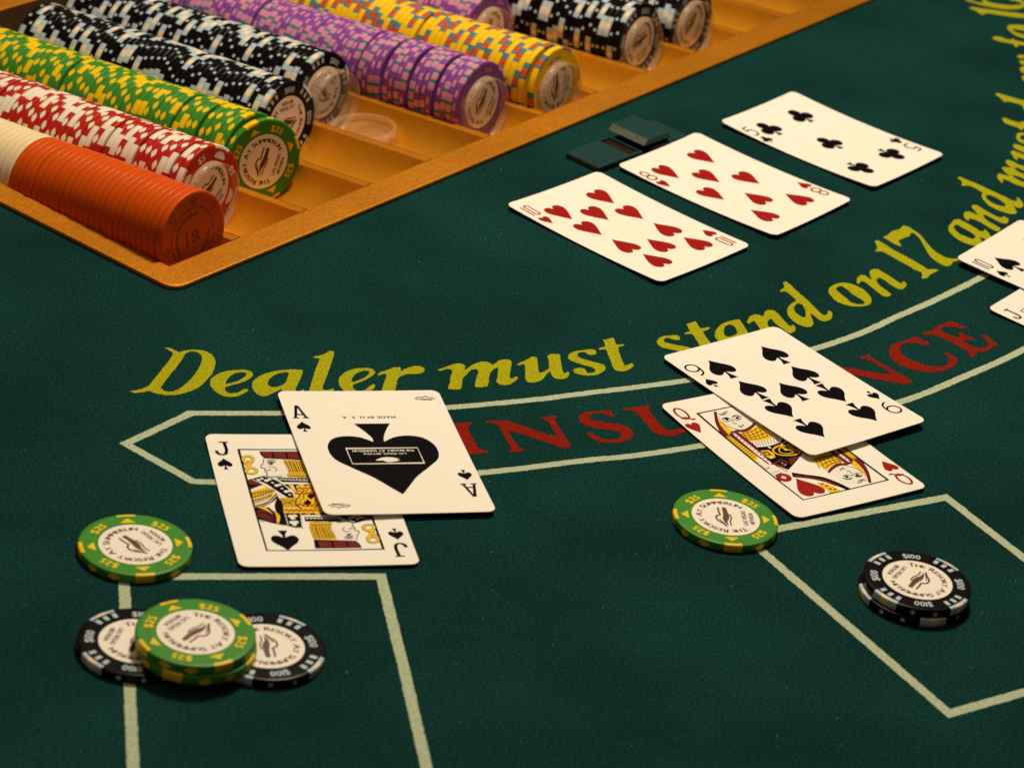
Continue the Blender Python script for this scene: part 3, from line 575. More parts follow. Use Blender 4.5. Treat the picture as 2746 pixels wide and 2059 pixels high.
def row(kind, k, v, n, desc, group, front=None, spin=None, gap=0.0, lab=0, yaw=0.0, lean=0.0, du=0.0):
    """n chips from v backwards; the first shows its face if front is a label"""
    for i in range(n):
        if v+T_CH > VOUT-2: break
        o = chip_in_tray(kind, k, v, (front if (front and i == 0) else desc), group, face=bool(front and i == 0), spin=(spin if (front and i == 0) else None), yaw=(yaw if i == 0 else 0), lean=(lean if i == 0 else 0), du=(du if i == 0 else 0))
        if o and front and i == 0:
            for ch in o.children:
                if ch.name.startswith('label'): ch.rotation_euler = (0, 0, math.radians(lab-(spin or 0)))
        v += DV
    return v+gap
d = 'plain orange chip standing in the orange part of the tray row along the left rim'; g = 'orange chips in the tray'
v = row('orange', 0, 20.6, 26, d, g, 'foremost plain orange chip of its row, engraved face next to the tray corner', 0)
row('ivory', 0, v, 60, 'plain ivory chip standing behind the orange chips in the tray', 'ivory chips in the tray')
d = 'red and white chip standing in the red row of the tray'; g = 'red chips in the tray'
v = row('red', 1, 51.5, 2, d, g, 'foremost red and white $5 chip of its row, behind a clear disc', 62, 1.0, 40)
v = row('red', 1, v, 6, d, g, gap=1.2); v = row('red', 1, v, 5, d, g, gap=1.2); v = row('red', 1, v, 20, d, g, gap=1.0); row('red', 1, v, 60, d, g)
d = 'green and yellow chip standing in the green row of the tray'; g = 'green chips in the tray'
v = row('green', 2, 56.5, 1, d, g, 'foremost green and yellow $25 chip of its row, its whole face showing', 20, 5.6, 70, yaw=-0.27, lean=0.0, du=-1.6)
v = row('green', 2, v, 5, d, g, gap=1.6); v = row('green', 2, v, 4, d, g, gap=1.6); v = row('green', 2, v, 20, d, g, gap=1.8); row('green', 2, v, 60, d, g)
d = 'black chip in the tray row next to the green chips'; g = 'black chips in the row beside the green chips'
v = row('black', 3, 82.0, 3, d, g, 'foremost black $100 chip of its row, right behind the foremost green chip', 40, 0.5, 180); row('black', 3, v, 43, d, g)
d = 'black chip in the tray row that ends in a pair of clear discs'; g = 'black chips in the row beside the purple chips'
row('black', 4, 97.0, 60, d, g, 'foremost black $100 chip of its row, behind a pair of clear discs', 15, lab=140)
d = 'purple and pink chip in the purple row of small separate piles'; g = 'purple chips in the long row'
v = row('purple', 5, 36.0, 4, d, g, 'foremost purple and pink $500 chip of the long purple row, behind a clear disc', 30, 2.2, 60)
for n_ in (4, 4, 4): v = row('purple', 5, v, n_, d, g, gap=2.4)
v = row('purple', 5, v-1.2, 20, d, g, gap=1.6); row('purple', 5, v, 40, d, g)
d = 'yellow chip with slate and vermilion edge spots in the yellow row of the tray'; g = 'yellow chips in the tray'
v = row('gold', 6, 24.2, 1, d, g, 'single yellow chip set apart before the rest of the yellow row', 10, 2.6, 90)
v = row('gold', 6, v, 20, d, g, gap=1.6); row('gold', 6, v, 60, d, g)
d = 'purple and pink chip in the short purple row beyond the yellow chips'; g = 'purple chips in the short row'
row('purple', 7, 98.0, 60, d, g, 'foremost purple and pink chip of the short purple row beyond the yellow chips', 12, lab=70)
d = 'black chip in the tray row beyond the short purple row'; g = 'black chips in the row beyond the short purple row'
row('black', 8, 35.5, 70, d, g, 'foremost black chip of the row beyond the short purple row, behind a clear disc', 33, lab=20)
d = 'black chip in the last filled black row of the tray'; g = 'black chips in the last filled row'
row('black', 9, 33.0, 70, d, g, 'foremost black chip of the last filled black row, behind a clear disc', 70, lab=50)

# clear plastic spacer discs
def clear_disc_meshes(r=16.0, t=4.2):
    n = 56; ring = lambda rr, z: [(rr*math.cos(2*math.pi*i/n), rr*math.sin(2*math.pi*i/n), z) for i in range(n)]
    vs = ring(r, 0)+ring(r, t)+ring(r-1.3, t)+ring(r-1.3, 0.7); k = n
    fs = [(a*n+i, a*n+(i+1) % n, (a+1)*n+(i+1) % n, (a+1)*n+i) for a in range(3) for i in range(n)]
    rim = mesh('rim', vs, fs, CL_RIM, None, True)
    vs2 = ring(r-0.05, 0.0)+ring(r-1.3, 0.7); fs2 = [tuple(range(n))[::-1], tuple(n+i for i in range(n))]
    face = mesh('face', vs2, fs2, CL_FACE)
    return rim, face
CRIM, CFACE = clear_disc_meshes()
def clear_disc(mw, label, group='clear plastic discs in the tray'):
    o = empty('clear_disc'); o.matrix_world = mw; put(o, label, 'plastic disc', group)
    link('rim', CRIM, o); link('face', CFACE, o); return o
def disc_in_tray(k, vback, label, yaw=0.0, lean=0.0):
    back = Vector((TV.x*math.cos(SLOPE), TV.y*math.cos(SLOPE), -math.sin(SLOPE))); n = -back
    n = Matrix.Rotation(yaw, 3, 'Z') @ n
    if lean: n = Matrix.Rotation(lean, 3, Vector((TU.x, TU.y, 0))) @ n
    X = Vector((0, 0, 1)).cross(n).normalized(); Y = n.cross(X); m = Matrix((X, Y, n)).transposed()
    pos = tray(U0+PITCH_U*k, vback, zaxis(vback)-19.75+16.05)
    return clear_disc(Matrix.Translation(pos*S) @ m.to_4x4(), label)
disc_in_tray(1, 51.3, 'clear plastic disc standing before the red chips')
disc_in_tray(4, 96.8, 'inner clear plastic disc of the pair standing before the black chips'); disc_in_tray(4, 91.4, 'outer clear plastic disc of the pair standing before the black chips')
disc_in_tray(5, 35.8, 'clear plastic disc standing before the long purple row')
disc_in_tray(6, 24.0, 'clear plastic disc standing before the yellow chips')
disc_in_tray(7, 97.8, 'clear plastic disc standing before the short purple row')
disc_in_tray(8, 35.3, 'clear plastic disc standing before the black row beyond the short purple row')
disc_in_tray(9, 32.8, 'clear plastic disc standing before the last filled black row')
pos = tray(U0+PITCH_U*4-0.5, 71, zaxis(71)-14.4)
n = (Vector((0, 0, 1))+Vector((TV.x, TV.y, 0))*0.10-Vector((TU.x, TU.y, 0))*0.05).normalized(); X = Vector((TU.x, TU.y, 0)); Y = n.cross(X).normalized(); X = Y.cross(n)
clear_disc(Matrix.Translation(pos*S) @ Matrix((X, Y, n)).transposed().to_4x4(), 'clear plastic disc lying flat in the empty end of a trough')

# ------------------------------------------------------------------ playing cards
CW, CL, CT = 63.5, 88.9, 0.30
KU = [-31.75+63.5*i/8 for i in range(1, 8)]
KN = [-44.45+88.9*i/16 for i in range(1, 16)]
CARDS = []
class Card:
    def __init__(s, label, x, y, th, bow=1.4, ku=0.0, kv=0.0, bu=0.6):
        s.bu = bu
        s.x, s.y, s.th, s.bow, s.ku, s.kv = x, y, th, bow, ku, kv; s.z0 = 0
        pts = [(-CW/2+CW*i/12, -CL/2+CL*j/16) for i in range(13) for j in range(17)]
        need = -9
        for u, v in pts:
            h = s.shape(u, v); X, Y = s.world(u, v); floor = 0.18
            for c in CARDS:
                q = c.local(X, Y)
                if abs(q[0]) < CW/2+0.5 and abs(q[1]) < CL/2+0.5: floor = max(floor, c.z0+c.shape(*q)+CT+0.12)
            need = max(need, floor-h)
        s.z0 = need; CARDS.append(s)
        s.o = None; s.build(label)
    @staticmethod
    def pw(t, h, n):
        """parabola (t/h)^2, straight between n equal knots so that print lies flush on the sheet"""
        x = (t+h)/(2*h)*n; i = min(max(math.floor(x), 0), n-1); f = x-i
        a, b = (-1+2*i/n)**2, (-1+2*(i+1)/n)**2; return a+(b-a)*f
    def shape(s, u, v): return s.bow*s.pw(v, 44.45, 16)+s.bu*s.pw(u, 31.75, 8)+s.ku*u+s.kv*v
    def world(s, u, v): c, n = math.cos(s.th), math.sin(s.th); return s.x+u*c-v*n, s.y+u*n+v*c
    def local(s, X, Y): c, n = math.cos(s.th), math.sin(s.th); dx, dy = X-s.x, Y-s.y; return dx*c+dy*n, -dx*n+dy*c
    def bend(s, me_name, mb, mats, dz, extrude=0.0):
        bm = bmesh.new(); vs = [bm.verts.new(v) for v in mb.v]
        for f, m in zip(mb.f, mb.m):
            try: bf = bm.faces.new([vs[i] for i in f]); bf.material_index = m
            except ValueError: pass
        y0 = min(v[1] for v in mb.v); y1 = max(v[1] for v in mb.v)
        for k in KN:
            if y0 < k < y1: bmesh.ops.bisect_plane(bm, geom=bm.verts[:]+bm.edges[:]+bm.faces[:], dist=1e-5, plane_co=(0, k, 0), plane_no=(0, 1, 0))
        x0 = min(v[0] for v in mb.v); x1 = max(v[0] for v in mb.v)
        for k in KU:
            if x0 < k < x1: bmesh.ops.bisect_plane(bm, geom=bm.verts[:]+bm.edges[:]+bm.faces[:], dist=1e-5, plane_co=(k, 0, 0), plane_no=(1, 0, 0))
        if extrude:
            bm.normal_update()
            r = bmesh.ops.extrude_face_region(bm, geom=bm.faces[:])
            for e in r['geom']:
                if isinstance(e, bmesh.types.BMVert): e.co.z += extrude
            bmesh.ops.recalc_face_normals(bm, faces=bm.faces[:])
        for f in bm.faces:
            f.normal_update()
            if extrude and abs(f.normal.z) < 0.5: f.material_index = 1
        for v in bm.verts:
            v.co.z += dz+s.shape(v.co.x, v.co.y); v.co *= S
        me = bpy.data.meshes.new(me_name); bm.to_mesh(me); bm.free()
        for m in mats: me.materials.append(m)
        return me
    def build(s, label):
        r = 3.3; out = []
        for cx, cy, a0 in ((CW/2-r, -CL/2+r, -90), (CW/2-r, CL/2-r, 0), (-CW/2+r, CL/2-r, 90), (-CW/2+r, -CL/2+r, 180)):
            out += arc(cx, cy, r, r, a0, a0+90, 7)
        mb = MB(); mb.add([(p[0], p[1], 0) for p in out], [tuple(range(len(out)))])
        me = s.bend('playing_card', mb, [PAPER, EDGE], 0.0, CT)
        s.o = link('playing_card', me); s.o.location = (s.x*S, s.y*S, s.z0*S); s.o.rotation_euler = (0, 0, s.th)
        put(s.o, label, 'playing card', 'playing cards on the table')
    def part(s, nm, mb, mats, parent=None):
        for i, v in enumerate(mb.v): pass
        return link(nm, s.bend(nm, mb, mats if isinstance(mats, (list, tuple)) else [mats], CT+0.012), parent or s.o)
    def both(s, nm, fn, mat):
        """an index in the corner and again upside down in the opposite corner"""
        for sg in (1, -1):
            mb = MB(); fn(mb); mb.v = [(sg*v[0], sg*v[1], v[2]) for v in mb.v]
            s.part(nm, mb, mat)
    def pips(s, shape, h, pos, mat, sx=1.0):
        for (u, v, inv) in pos:
            mb = MB(); draw_suit(mb, shape, u, v, h, math.pi if inv else 0, sx); s.part('pip', mb, mat)
def draw_suit(mb, shape, u, v, h, rot, sx):
    if shape is not CLUB: mb.poly([sym(shape, u, v, h, rot, sx)], 0); return
    c, s_ = math.cos(rot), math.sin(rot); T = lambda x, y: (u+(x*c-y*s_)*h, v+(x*s_+y*c)*h)
    for k, (cx, cy, r) in enumerate(((0, .26, .225), (-.235, -.09, .225), (.235, -.09, .225))):
        mb.poly([[T(cx+r*math.cos(a*math.pi/12), cy+r*math.sin(a*math.pi/12)) for a in range(24)]], 0.004*k)
    mb.poly([[T(*p) for p in ((-.09, .1), (-.12, -.05), (-.03, -.16), (-.055, -.33), (-.13, -.48), (.13, -.48), (.055, -.33), (.03, -.16), (.12, -.05), (.09, .1))]], 0.014)
def idx_suit(shape, u, v, h=7.2, sx=1.0): return lambda mb: draw_suit(mb, shape, u, v, h, 0, sx)
def idx_10(u, v):
    def f(mb):
        ribbon(mb, [(u-1.9, v-4.4), (u-1.9, v+4.4)], 0.9)
        o = []
        for cx, cy, a0 in ((u+1.25, v+2.9, 0), (u+1.25, v-2.9, 180)): o += arc(cx, cy, 1.25, 1.5, a0, a0+180, 9)
        ribbon(mb, o, 0.85, 0, 0, True)
    return f
def idx_stroke(paths, u, v, w=0.95):
    def f(mb):
        for k, (p, cl) in enumerate(paths):
            q = [(u+a, v+b) for a, b in p]; ribbon(mb, q if cl else open_spline(q, 0.4), w, 0.004*k, 0, cl)
    return f
NINE = [(arc(0.0, 1.7, 2.9, 2.8, n=28), True), ([(2.9, 1.7), (2.8, -0.6), (1.8, -3.2), (-0.6, -4.6)], False)]
EIGHT = [(arc(0, 2.1, 1.9, 2.1, n=26), True), (arc(0, -2.15, 2.3, 2.2, n=26), True)]
FIVE = [([(2.2, 4.2), (1.2, 4.2), (0, 4.2), (-1.5, 4.2)], False), ([(-1.5, 4.2), (-1.65, 2.6), (-1.8, 0.7)], False), ([(-1.8, 0.7), (-0.3, 1.4), (1.5, 0.9), (2.2, -1.1), (1.4, -3.4), (-0.4, -4.2), (-2.1, -3.6)], False)]
def idx_polys(polys, u, v, k=1.0):
    def f(mb):
        for i, c in enumerate(polys): mb.poly([[(u+a*k, v+b*k) for a, b in q] for q in c], 0.004*i)
    return f
A_GL = [[[(-2.9, -4.4), (-0.7, -4.4), (-0.7, -3.7), (-1.4, -3.7), (-1.05, -2.2), (1.0, -2.2), (1.35, -3.7), (0.6, -3.7), (0.6, -4.4), (2.9, -4.4), (2.9, -3.7), (2.35, -3.7), (0.55, 4.4), (-0.75, 4.4), (-2.4, -3.7), (-2.9, -3.7)], [(-0.88, -1.4), (-0.05, 2.5), (0.05, 2.5), (0.84, -1.4)]]]
J_GL = [[smooth_closed([(-0.3, 4.4), (2.8, 4.4), (2.8, 3.7), (2.1, 3.7), (2.1, -2.0), (1.7, -3.5), (0.3, -4.4), (-1.3, -4.1), (-2.3, -2.9), (-2.4, -1.3), (-1.2, -1.3), (-1.1, -2.6), (-0.3, -3.5), (0.5, -3.2), (0.9, -2.0), (0.9, 3.7), (-0.3, 3.7)], 0.5, 40)]]
Q_GL = [[arc(0, 0.6, 2.4, 3.9, n=30), arc(0, 0.6, 1.5, 3.0, n=30)], [smooth_closed([(-2.2, -2.6), (-1.0, -2.2), (0.4, -3.0), (1.6, -4.2), (2.9, -4.0), (2.9, -3.3), (1.9, -3.3), (0.9, -2.2), (-0.6, -1.4), (-2.0, -1.9)], 0.4, 60)]]

# pose of every card on the table (mm, radians), then its print
k10 = Card('ten of hearts lying beside the eight of hearts and the small green reader', 40.078, 1139.096, 0.9120, 1.2)
k10.both('index', idx_10(-26.4, 34.6), I_RED); k10.both('index_suit', idx_suit(HEART, -26.6, 24.4, 7.0, 0.95), I_RED)
k10.pips(HEART, 13.8, [(-15.3, 26.0, 0), (13.8, 26.2, 0), (-1.2, 16.8, 0), (13.2, 8.6, 0), (-15.6, 8.6, 0), (13.8, -10.2, 1), (-15.2, -10.4, 1), (-1.2, -18.8, 1), (13.9, -27.4, 1), (-15.0, -27.8, 1)], I_RED, 0.95)
k8 = Card('eight of hearts lying between the ten of hearts and the five of clubs', 87.223, 1201.437, 0.9626, 1.4)
k8.both('index', idx_stroke(EIGHT, -27.4, 29.4), I_RED); k8.both('index_suit', idx_suit(HEART, -27.6, 20.0, 7.0, 0.95), I_RED)
k8.pips(HEART, 13.8, [(-16.0, 26.6, 0), (12.6, 26.8, 0), (-2.6, 13.0, 0), (12.0, 0.6, 0), (-16.8, 0.4, 0), (-2.4, -14.2, 1), (12.6, -26.8, 1), (-15.8, -27.0, 1)], I_RED, 0.95)
k5 = Card('five of clubs, farthest of the three cards dealt beside the tray', 134.337, 1270.378, 0.9601, 1.6)
k5.both('index', idx_stroke(FIVE, -26.8, 29.2), I_BLK); k5.both('index_suit', idx_suit(CLUB, -27.2, 19.6, 6.8), I_BLK)
k5.pips(CLUB, 14.6, [(-15.6, 26.0, 0), (11.4, 25.8, 0), (-2.6, -0.8, 0), (11.4, -27.0, 1), (-15.8, -26.8, 1)], I_BLK, 1.0)
kq = Card('queen of hearts half covered by the nine of spades', 110.063, 963.540, 0.6424, 1.0, 0, 0, 0.3)
k9 = Card('nine of spades lying across the queen of hearts', 111.037, 1008.539, 0.7361, 0.5, 0.0, -0.016, 0.2)
k9.both('index', idx_stroke(NINE, -26.4, 29.6, 0.85), I_BLK); k9.both('index_suit', idx_suit(SPADE, -27.2, 18.8, 7.2, 0.95), I_BLK)
k9.pips(SPADE, 16.0, [(-15.4, 25.8, 0), (13.6, 25.6, 0), (-15.6, 7.2, 0), (13.4, 7.2, 0), (-1.2, -1.2, 0), (13.0, -9.6, 1), (-16.0, -9.6, 1), (13.0, -27.2, 1), (-16.0, -27.4, 1)], I_BLK, 0.98)
kj = Card('jack of spades half covered by the ace of spades', -65.550, 872.789, 0.3001, 0.8, 0, 0, 0.3)
ka = Card('ace of spades with one large black spade, lying across the jack of spades', -43.196, 912.408, 0.3365, 0.5, -0.012, -0.006, 0.2)
ka.both('index', idx_polys(A_GL, -26.2, 29.0, 1.08), I_BLK); ka.both('index_suit', idx_suit(SPADE, -26.6, 18.2, 7.4, 0.95), I_BLK)
mb = MB(); hs = [(0, -31), (-3.0, -26.5), (-8.0, -19.0), (-14.9, -11.4), (-19.7, -5.4), (-20.8, 0.0), (-20.2, 4.8), (-17.0, 9.6), (-12.0, 11.2), (-6.6, 10.2), (-2.4, 6.9), (-2.2, 8.6), (-3.6, 13.4), (-7.0, 20.2), (7.0, 20.2), (3.6, 13.4), (2.0, 8.6), (1.8, 6.9), (6.6, 10.2), (11.8, 11.2), (17.0, 9.6), (20.2, 4.8), (20.8, 0.0), (19.7, -5.4), (14.9, -11.4), (8.0, -19.0), (3.0, -26.5)]
mb.poly([smooth_closed(hs, 0.8, 50)], 0); big = ka.part('large_spade', mb, I_BLK)
mb = MB(); ribbon(mb, [(-13.8, 2.2), (13.4, 2.2), (13.4, -8.9), (-13.8, -8.9)], 0.5, 0.012, 0, True); ka.part('label_frame', mb, I_WHT, None)
mb = MB(); text_line(mb, 'THE RESORT AT SUMMERLIN', 0, 0.3, math.pi, 1.75, 0.012, 0, 0.12, 1.0, 0.07); text_line(mb, 'LAS VEGAS, NEVADA', 0, -1.9, math.pi, 1.5, 0.012, 0, 0.16, 1.0, 0.06)
mb.poly([smooth_closed([(-4.6, -6.4), (-1.6, -4.6), (1.2, -4.4), (4.6, -5.4), (3.4, -6.2), (4.9, -6.6), (2.6, -7.5), (-0.6, -7.7), (-2.0, -6.6), (-3.4, -6.8)], 0.4, 60)], 0.012); ka.part('label_lettering', mb, I_WHT)
mb = MB(); text_line(mb, 'MADE IN U. S. A.', -0.4, 24.8, math.pi, 2.3, 0, 0, 0.20, 1.05, 0.10); ka.part('lettering', mb, I_BLK)
def wing(mb):
    for k, p in enumerate(([(21.0, 38.0), (22.6, 39.3), (24.4, 39.2), (25.8, 40.0), (26.4, 38.8), (28.6, 39.2)], [(21.6, 37.6), (24.0, 38.2), (26.0, 37.6), (29.2, 38.0)], [(23.0, 37.0), (25.4, 37.3), (27.6, 37.0)])):
        ribbon(mb, open_spline(p, 0.3), 0.5, 0.003*k)
ka.both('emblem', wing, L_BRN)

# the two court pictures, traced on their cards (print: colour, outline)
def court(card, org, polys, lines, dots, frame, pip, extra=()):
    ox, oy, sc = org
    zc_ = card.z0+CT
    def L(pts): return [card.local(*px2w(ox+a/sc, oy+b/sc, zc_+0.5)[:2]) for a, b in pts]
    mats = [I_BLK, I_RED, I_YEL, I_WHT, I_DRD]; ci = {'k': 0, 'r': 1, 'y': 2, 'w': 3, 'd': 4}
    x0, x1, y0, y1 = frame
    def inside(p): return [(min(max(a, x0), x1), min(max(b, y0), y1)) for a, b in p]
    for sg in (1, -1):
        mb = MB(); z = 0.0 if sg == 1 else 0.002
        def flipv(p): return [(sg*a, sg*b) for a, b in p]
        for c, p in polys:
            mb.poly([flipv(inside(smooth_closed(L(p), 0.6, 40)))], z, ci[c]); z += 0.004
        for c, w, p in lines:
            ribbon(mb, flipv(inside(open_spline(L(p), 0.5))), w, z, ci[c]); z += 0.002
        for c, r, p in dots:
            q = L([p])[0]; mb.poly([flipv(arc(q[0], q[1], r, r, n=10))], z, ci[c]); z += 0.0005
        card.part('court_figure', mb, mats)
        for sh, u, v, h, inv, m in pip:
            m2 = MB(); m2.poly([sym(sh, sg*u, sg*v, h, math.pi if (inv != (sg < 0)) else 0, 0.98)], 0.10); card.part('pip', m2, m)
    mb = MB(); ribbon(mb, [(x0, y0), (x1, y0), (x1, y1), (x0, y1)], 0.55, 0.12, 0, True); card.part('picture_frame', mb, I_BLK)
oj = (540, 1030, 2.765)
ring = lambda cx, cy, rx, ry, n=14: [(cx+rx*math.cos(2*math.pi*i/n), cy+ry*math.sin(2*math.pi*i/n)) for i in range(n+1)]
jp = [('k', [(430,497),(760,497),(770,560),(470,548),(440,522)]), ('d', [(440,500),(520,503),(532,545),(480,543),(455,522)]), ('d', [(532,503),(620,504),(634,547),(545,545)]), ('d', [(634,504),(725,505),(742,549),(648,548)]),
 ('w', [(470,550),(600,555),(650,660),(620,675),(520,682),(490,665),(478,640),(450,612),(462,585)]),
 ('y', [(600,556),(770,562),(800,650),(800,682),(740,686),(690,680),(645,655),(640,640),(655,632),(630,600)]),
 ('k', [(555,685),(830,688),(838,722),(600,718)]), ('k', [(365,697),(470,672),(560,702),(640,757),(715,832),(640,832),(560,782),(460,722)]),
 ('d', [(330,706),(372,697),(462,737),(400,760),(345,785)]), ('k', [(336,735),(440,742),(400,756),(342,764)]),
 ('y', [(350,795),(480,755),(548,775),(524,830),(440,870),(375,885)]), ('k', [(388,895),(480,868),(556,800),(574,832),(500,882),(402,922)]),
 ('k', [(610,733),(870,735),(880,785),(690,785)]), ('y', [(645,736),(668,736),(690,783),(680,784)]), ('w', [(668,736),(678,736),(702,783),(692,783)]), ('y', [(718,736),(745,737),(765,783),(738,783)]), ('w', [(745,737),(755,737),(776,783),(766,783)]), ('y', [(792,737),(818,738),(836,784),(810,784)]),
 ('y', [(690,787),(880,787),(890,830),(735,830)]), ('y', [(575,835),(905,832),(930,905),(600,908)]),
 ('k', ring(785,868,92,52)), ('y', ring(785,868,84,46)), ('k', ring(788,868,60,34)), ('y', ring(788,868,54,30)), ('k', [(788,845),(822,872),(800,880),(790,888),(776,880),(752,876)]),
 ('k', [(568,830),(600,870),(612,940),(640,1040),(578,1032),(560,960),(545,880)]), ('k', [(395,912),(500,905),(560,960),(575,1032),(520,1022),(415,990)]), ('d', [(400,930),(480,928),(545,985),(550,1010),(500,1010),(410,972)]), ('y', [(410,905),(470,900),(540,960),(520,950),(470,925)]), ('y', [(540,930),(580,965),(578,1022),(560,1026),(556,975)]),
 ('k', [(610,952),(742,948),(752,1052),(690,1052),(640,1040)]), ('y', [(607,915),(890,912),(900,948),(612,950)])]
jl = [('k', 1.25, ring(345,553,38,20)), ('k', 1.25, ring(370,640,40,20)), ('k', 1.25, [(312,566),(345,600),(402,626)]), ('k', 1.25, [(384,562),(352,598),(334,632)]),
 ('y', 0.95, ring(345,553,38,20)), ('y', 0.95, ring(370,640,40,20)), ('y', 0.95, [(312,566),(345,600),(402,626)]), ('y', 0.95, [(384,562),(352,598),(334,632)]),
 ('k', 0.28, [(462,550),(458,580),(440,612),(472,622),(470,640),(490,652),(482,668),(512,682),(600,678)]), ('k', 0.6, [(490,580),(515,572),(545,578)]), ('k', 0.25, [(478,632),(500,634),(515,628)]), ('k', 0.2, [(500,608),(540,612),(560,632),(545,640)]), ('k', 0.25, [(485,565),(520,560),(556,566)]),
 ('w', 0.35, [(375,700),(460,738),(560,800),(620,835)]), ('w', 0.35, [(470,678),(560,708),(640,762),(705,830)]),
 ('r', 0.55, [(695,805),(712,798),(728,812),(745,798),(762,812),(778,798),(796,812),(812,798),(830,812),(848,800),(866,812),(884,800)]), ('r', 0.55, [(612,930),(632,922),(650,936),(668,922),(686,936),(704,922),(722,936),(740,922),(758,936),(776,922),(794,936),(812,922),(830,936),(850,922),(870,936),(890,922)]),
 ('k', 0.25, [(352,815),(440,795),(545,778)]), ('k', 0.25, [(360,840),(440,815),(540,785)]), ('w', 0.5, [(362,850),(440,832),(520,800)]), ('k', 0.25, [(370,865),(450,845),(525,815)]), ('w', 0.4, [(375,872),(440,858),(490,838)]),
 ('w', 0.3, [(395,905),(490,880),(562,815)]), ('k', 0.4, [(405,950),(480,948),(545,1000)]), ('w', 0.4, [(570,702),(660,706),(740,708),(830,710)]), ('w', 0.3, [(620,955),(645,1045)]), ('w', 0.3, [(735,952),(748,1048)]),
 ('k', 0.2, [(470,1020),(415,992)]), ('k', 0.22, [(575,1034),(640,1042),(690,1056),(760,1060)]), ('d', 0.16, [(590,845),(640,870),(690,850)]), ('d', 0.16, [(590,895),(640,870),(690,895)])]
for i in range(6): jl.append(('k', 0.9, ring(655+i*24,668,10,7,8))); jl.append(('y', 0.6, ring(655+i*24,668,10,7,8)))
for i in range(6): jl.append(('d', 0.13, [(625+i*25,562),(640+i*25,600),(662+i*24,645)]))
jd = [('w', 0.75, (425,708)), ('w', 0.6, (450,698)), ('w', 0.85, (482,712)), ('w', 0.7, (505,704)), ('w', 0.5, (528,728)), ('w', 0.85, (558,748)), ('w', 0.7, (582,742)), ('w', 0.5, (598,770)), ('w', 0.85, (628,792)), ('w', 0.7, (650,788)), ('w', 0.5, (655,815)),
 ('w', 1.0, (662,975)), ('w', 1.0, (692,973)), ('w', 0.9, (678,992)), ('w', 1.0, (672,1022)), ('w', 1.0, (702,1020)), ('w', 0.9, (690,1038)), ('k', 0.55, (520,588)), ('k', 0.3, (505,590))]
for i in range(9): jd.append(('w', 0.32, (600+i*27, 702)))
for i in range(10): jl.append(('k', 0.14, [(612+i*17,566),(630+i*17,606),(654+i*16,650)]))
for i in range(8): jl.append(('k', 0.16, [(590+i*16,838),(606+i*16,904)]))
for i in range(9): jl.append(('k', 0.14, [(350+i*22,796-i*4),(374+i*17,884-i*6)]))
for i in range(7): jl.append(('k', 0.16, [(412+i*22,935+i*4),(420+i*22,985+i*5)]))
court(kj, oj, jp, jl, jd, (-20.6, 20.6, -34.0, 34.0), [(SPADE, -13.1, -27.4, 13.2, True, I_BLK)])
kj.both('index', idx_polys(J_GL, -26.9, 34.6, 1.08), I_BLK); kj.both('index_suit', idx_suit(SPADE, -27.0, 24.2, 7.6, 0.95), I_BLK)
oq = (1760, 1040, 2.9892)
qp = [('d', [(463,192),(484,192),(500,262),(526,310),(600,362),(575,385),(545,398),(505,335),(475,270)]), ('y', [(492,215),(520,262),(560,300),(622,345),(600,358),(580,368),(530,315),(505,270)]),
 ('w', [(490,205),(640,180),(740,240),(770,285),(730,315),(690,328),(640,325),(560,300),(520,262)]), ('d', [(640,332),(690,330),(760,295),(785,270),(802,284),(765,322),(700,350),(655,348)]),
 ('y', [(662,358),(700,352),(765,326),(808,290),(935,385),(905,402),(830,415),(745,422)]), ('w', [(745,425),(830,418),(905,405),(960,388),(988,420),(900,455),(800,468)]),
 ('y', [(540,398),(590,368),(820,540),(800,580),(760,572),(640,478)]), ('d', [(598,345),(640,335),(850,505),(945,605),(915,612),(860,575),(590,380)]), ('w', [(604,356),(622,352),(850,530),(926,596),(914,604),(840,550)]),
 ('k', [(795,470),(900,458),(990,428),(1170,520),(1140,560),(1060,650),(945,605),(850,510)]), ('d', [(940,452),(990,436),(1020,448),(960,480)]), ('d', [(930,600),(1000,560),(1060,585),(1030,630),(990,620)]), ('k', [(960,600),(1010,575),(1040,590),(1010,615)]), ('d', [(1060,560),(1120,540),(1150,545),(1080,610)]),
 ('y', [(830,495),(900,490),(945,520),(955,550),(920,562),(860,530)]), ('k', [(852,505),(895,502),(928,535),(880,532)]), ('y', [(870,512),(892,510),(905,526),(884,526)]), ('w', [(905,545),(930,550),(925,560)]),
 ('w', [(800,600),(830,585),(920,605),(1000,650),(1060,668),(1080,690),(960,730),(880,660)])]
ql = [('y', 0.75, ring(1050,492,112,42)), ('y', 0.5, ring(1046,490,62,30)), ('k', 0.25, [(520,268),(560,298),(640,328),(700,330),(760,300),(775,283)]), ('k', 0.6, [(528,252),(555,238),(590,246)]), ('k', 0.6, [(610,232),(640,220),(680,232)]), ('k', 0.3, [(535,262),(565,270),(600,258)]), ('k', 0.3, [(612,248),(650,256),(682,242)]), ('k', 0.25, [(600,246),(622,282),(632,286)]), ('k', 0.4, [(655,300),(680,305),(702,292)]), ('k', 0.25, [(668,312),(690,312)]),
 ('k', 0.3, [(463,192),(475,270),(505,335),(545,400)]), ('k', 0.3, [(545,400),(600,368),(640,335)]), ('k', 0.28, [(548,402),(760,575),(800,590),(830,585)]), ('k', 0.3, [(745,425),(800,470),(850,510),(945,605),(1060,668)]), ('k', 0.25, [(800,600),(880,662),(960,732),(1060,740)]), ('k', 0.2, [(830,630),(870,640),(910,632),(880,652)]), ('k', 0.2, [(835,610),(860,625)]), ('k', 0.2, [(925,680),(990,660)]), ('k', 0.2, [(945,700),(1010,672)]),
 ('d', 0.35, [(600,375),(740,480),(905,610)])]
